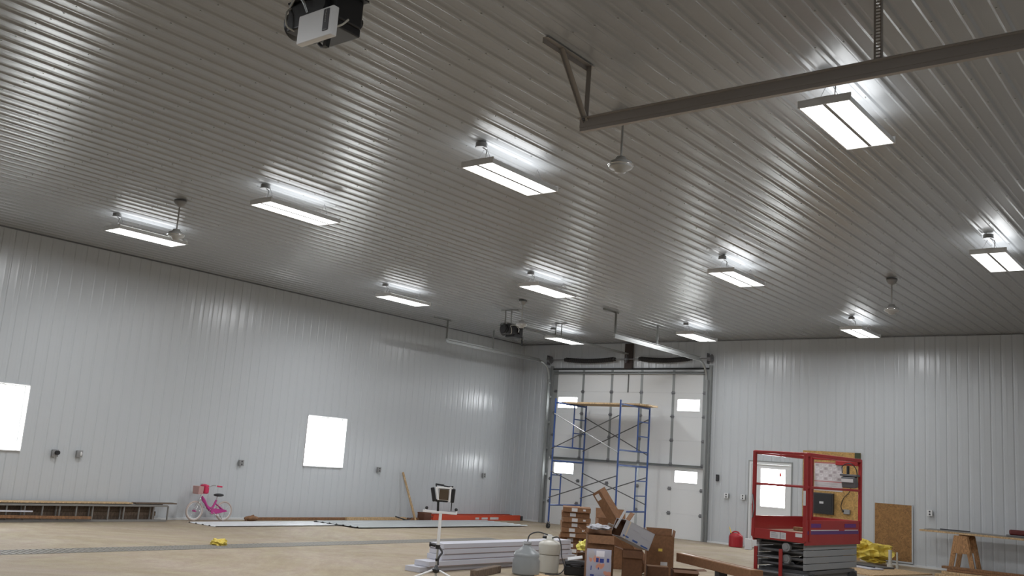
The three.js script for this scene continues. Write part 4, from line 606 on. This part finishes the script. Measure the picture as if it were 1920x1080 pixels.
  { const c = openBox('tall_carton', 'tall brown carton with a white label right of the tilted white carton', [-7.38, 0, -13.2], 0.6, 0.4, 0.62, 0.34, m.card, [['n', 1.45, 0.1], ['w', 1.2, 0.1], ['e', 1.4, 0.09]], 'open cartons in the pile'); obj('label', bx(0.1, 0.1, 0.002, 0.06, 0.2, 0.1715, 0, 0, 0, 0), m.label, c); obj('sticker', bx(0.06, 0.04, 0.002, 0.0, 0.42, 0.1715, 0, 0, 0, 0), m.yellow, c); }
  closedBox('small_carton', 'low brown carton left of the low open carton at the front', [-7.04, 0, -12.55], 0.62, 0.3, 0.24, 0.24, m.carddark, 'low cartons at the front');
  openBox('low_carton', 'low open brown carton at the front under the long flat carton', [-6.72, 0, -12.77], 0.62, 0.36, 0.22, 0.26, m.carddark, [['s', -0.2, 0.14], ['e', 0.1, 0.12]], 'low cartons at the front');
  { const c = closedBox('long_flat_carton', 'long flat brown carton reaching from the pile towards the lift', [-6.46, 0.22, -13.26], -0.586, 2.1, 0.13, 0.2, m.card); }
  tag(obj('support_block', bx(0.2, 0.22, 0.14, -5.75, 0.11, -12.78, 0, -0.586, 0, 0.008), m.dark), 'dark block holding the right end of the long flat carton', 'block');
  tag(obj('support_block', bx(0.12, 0.22, 0.14, -6.35, 0.11, -13.18, 0, -0.586, 0, 0.008), m.dark), 'dark block under the middle of the long flat carton', 'block');
  { const c = thing('tool_case', 'black plastic tool case between the bucket and the printed bag', 'tool case', [-8.12, 0, -12.08], 0.62); obj('base', bx(0.34, 0.14, 0.26, 0, 0.07, 0, 0, 0, 0, 0.02), m.black, c); obj('lid', bx(0.34, 0.06, 0.26, 0, 0.172, 0, 0, 0, 0, 0.02), m.dark, c); obj('handle', tube([[-0.08, 0.14, 0.128], [-0.07, 0.15, 0.16], [0.07, 0.15, 0.16], [0.08, 0.14, 0.128]], 0.01, 16, 6), m.dark, c); }
  tag(obj('white_tray', bx(0.22, 0.016, 0.11, -8.09, 0.242, -12.0, 0.35, 0.62, 0, 0.005), m.label), 'small white tray tipped on the black tool case', 'tray');
  tag(obj('yellow_bag', crumple(0.24, 0.2, 0.2, 5.5, 4).translate(-8.22, 0.33, -12.45), m.yellowpale), 'yellow plastic bag between the black case and tan carton', 'bag');
  closedBox('plain_carton', 'brown carton beneath the yellow plastic bag, behind the black tool case', [-8.24, 0, -12.5], 0.62, 0.26, 0.29, 0.22, m.carddark);
  tag(obj('white_packaging', crumple(0.34, 0.09, 0.26, 1.7, 4).translate(-7.72, 0.69, -12.03), m.paper), 'crumpled white packaging on top of the tan carton', 'packaging');
}

// ------------------------------------------------------------------ right side of the floor
{ const t = thing('gas_can', 'red plastic gas can on the floor beside the overhead door', 'gas can', [-9.83, 0, -21.12], 0.1);
  obj('body', [lathe([[0, 0], [0.15, 0.0], [0.165, 0.02], [0.165, 0.22], [0.15, 0.27], [0.09, 0.31], [0, 0.315]], 24).scale(1, 1, 0.75)], m.gasred, t); obj('handle', tube([[-0.11, 0.28, 0], [-0.06, 0.335, 0], [0.04, 0.34, 0], [0.11, 0.28, 0]], 0.018, 20, 8), m.gasred, t); obj('spout', rod([-0.11, 0.27, 0], [-0.16, 0.44, 0.0], 0.018, 10, 0.008), m.yellow, t); obj('cap', rod([-0.12, 0.26, 0], [-0.105, 0.3, 0], 0.032, 12), m.black, t);
  tag(obj('white_carton', bx(0.16, 0.24, 0.1, -9.4, 0.12, -20.85, 0, 0.3, 0, 0.008), m.label), 'small white carton on the floor between gas can and lift', 'carton');
}
{ const cl = crumple(0.8, 0.42, 0.8, 2.3, 5).translate(-6.62, 0.13, -20.75); tag(obj('yellow_sheeting', [cl, crumple(0.5, 0.34, 0.5, 6.3, 5).translate(-6.85, 0.24, -20.6), crumple(0.4, 0.16, 0.45, 9.1, 5).translate(-6.52, 0.06, -20.62)], m.yellow), 'crumpled yellow plastic sheeting heaped before the small strand board panel', 'plastic sheeting');
  tag(obj('grey_mat', [bx(0.95, 0.03, 0.5, -6.5, 0.036, -20.03, 0, -0.5, 0, 0.01)], m.greydark), 'dark grey mat under the yellow sheeting', 'mat');
  tag(obj('plywood_sheet', [bx(1.3, 0.02, 2.0, -6.15, 0.01, -19.25, 0, -0.25, 0, 0.003)], m.paleply), 'pale plywood sheet on the floor right of the lift', 'plywood sheet');
  tag(obj('foam_scrap', [bx(0.8, 0.03, 0.32, -6.42, 0.036, -19.5, 0, -0.5, 0, 0.01)], m.foam), 'white foam scrap on the plywood sheet beside the grey mat', 'foam scrap');
  const c = thing('pry_bar', 'black bar tool lying on the white foam scrap', 'tool', [-6.45, 0.0525, -19.5], -0.4); obj('shaft', rod([-0.3, 0.012, 0], [0.3, 0.012, 0], 0.012, 8), m.black, c); obj('head', [bx(0.1, 0.024, 0.08, -0.3, 0.013, 0.02), bx(0.06, 0.02, 0.05, 0.3, 0.013, 0)], m.black, c);
  for (const [x, z, h, r, lb] of [[-6.16, -20.38, 0.36, 0.035, 'thicker white pipe standing before the small strand board panel'], [-6.06, -20.5, 0.32, 0.018, 'thinner white pipe standing before the small strand board panel']]) { const p = thing('white_pipe', lb, 'pipe', [x, 0, z], 0, 'white pipes'); obj('tube', rod([0, 0, 0], [0, h, 0], r, 14), m.plastic, p); obj('collar', rod([0, 0, 0], [0, 0.08, 0], r * 1.8, 14), m.plastic, p); }
}
{ // plank table on sawhorses
  const y = 0.78, zc = -20.95;
  const t = thing('plank_table_top', 'long board laid as a table top over the sawhorses', 'board', [0, 0, 0]);
  obj('board', bx(3.4, 0.035, 0.55, -3.98, y + 0.018, zc, 0, 0.02, 0, 0.005), m.pine, t);
  const top = tag(obj('grey_sheet', bx(3.2, 0.014, 0.5, -4.0, y + 0.043, zc - 0.03, 0, 0.02, 0, 0.003), m.alu), 'thin grey sheet lying on the plank table', 'sheet');
  tag(obj('dark_strip', bx(0.55, 0.02, 0.06, -5.1, y + 0.061, zc - 0.1, 0, 0.05, 0, 0.004), m.dark), 'dark strip lying at the left end of the plank table', 'strip');
  const dr = thing('power_tool', 'dark red power tool at the right edge of the plank table', 'tool', [-3.98, y + 0.05, zc + 0.05], 0.2); obj('body', [bx(0.32, 0.1, 0.12, 0.05, 0.08, 0, 0, 0, 0, 0.03)], M({ color: new THREE.Color(0.13, 0.02, 0.02), roughness: 0.4 }), dr); obj('base', bx(0.42, 0.03, 0.16, 0.05, 0.016, 0, 0, 0, 0, 0.008), m.steel, dr);
  const sw = (x, lb) => { const s = thing('sawhorse', lb, 'sawhorse', [x, 0, zc], 0, 'wooden sawhorses');
    obj('beam', bx(0.09, 0.09, 0.5, 0, y - 0.046, 0, 0, 0, 0, 0.006), m.sawwood, s);
    for (const z of [-0.26, 0.26]) { obj('gusset', extr([[-0.11, y - 0.02], [0.11, y - 0.02], [0.17, 0.42], [-0.17, 0.42]], 0.02, 0).translate(0, 0, z + (z > 0 ? 0.02 : -0.04)), m.sawwood, s); for (const d of [-1, 1]) obj('leg', bar([d * 0.09, y - 0.03, z], [d * 0.22, 0.001, z + Math.sign(z) * 0.0], 0.035, 0.085), m.sawwood, s); }
    return s; };
  sw(-4.9, 'brown wooden sawhorse under the left part of the plank table'); sw(-2.8, 'brown wooden sawhorse under the right part of the plank table, outside the photo');
  // lumber on the floor in front
  const lum = [[-3.9, 0.0, -20.0, 2.6, 'front bottom lumber board of the low pile before the sawhorses'], [-3.8, 0.0, -20.18, 2.6, 'middle bottom lumber board of the low pile before the sawhorses'], [-3.85, 0.0, -20.36, 2.6, 'rear bottom lumber board of the low pile before the sawhorses'], [-3.8, 0.046, -20.1, 2.5, 'front board of the second layer in the low lumber pile'], [-3.8, 0.046, -20.29, 2.7, 'rear board of the second layer in the low lumber pile'], [-3.75, 0.092, -20.28, 2.6, 'third layer board of the low lumber pile'], [-3.85, 0.138, -20.3, 2.6, 'topmost board of the low lumber pile before the sawhorses']];
  for (const [x, yy, z, L, lb] of lum) tag(obj('lumber_board', bx(L, 0.044, 0.165, x, yy + 0.0225, z, 0, rr(-0.002, 0.002), 0, 0.005), yy > 0.05 ? m.brown : m.pine), lb, 'board', 'lumber in a low pile');
}


scene.traverse((o) => { if (o.isMesh) { o.castShadow = true; o.receiveShadow = true; } });
renderer.render(scene, camera);
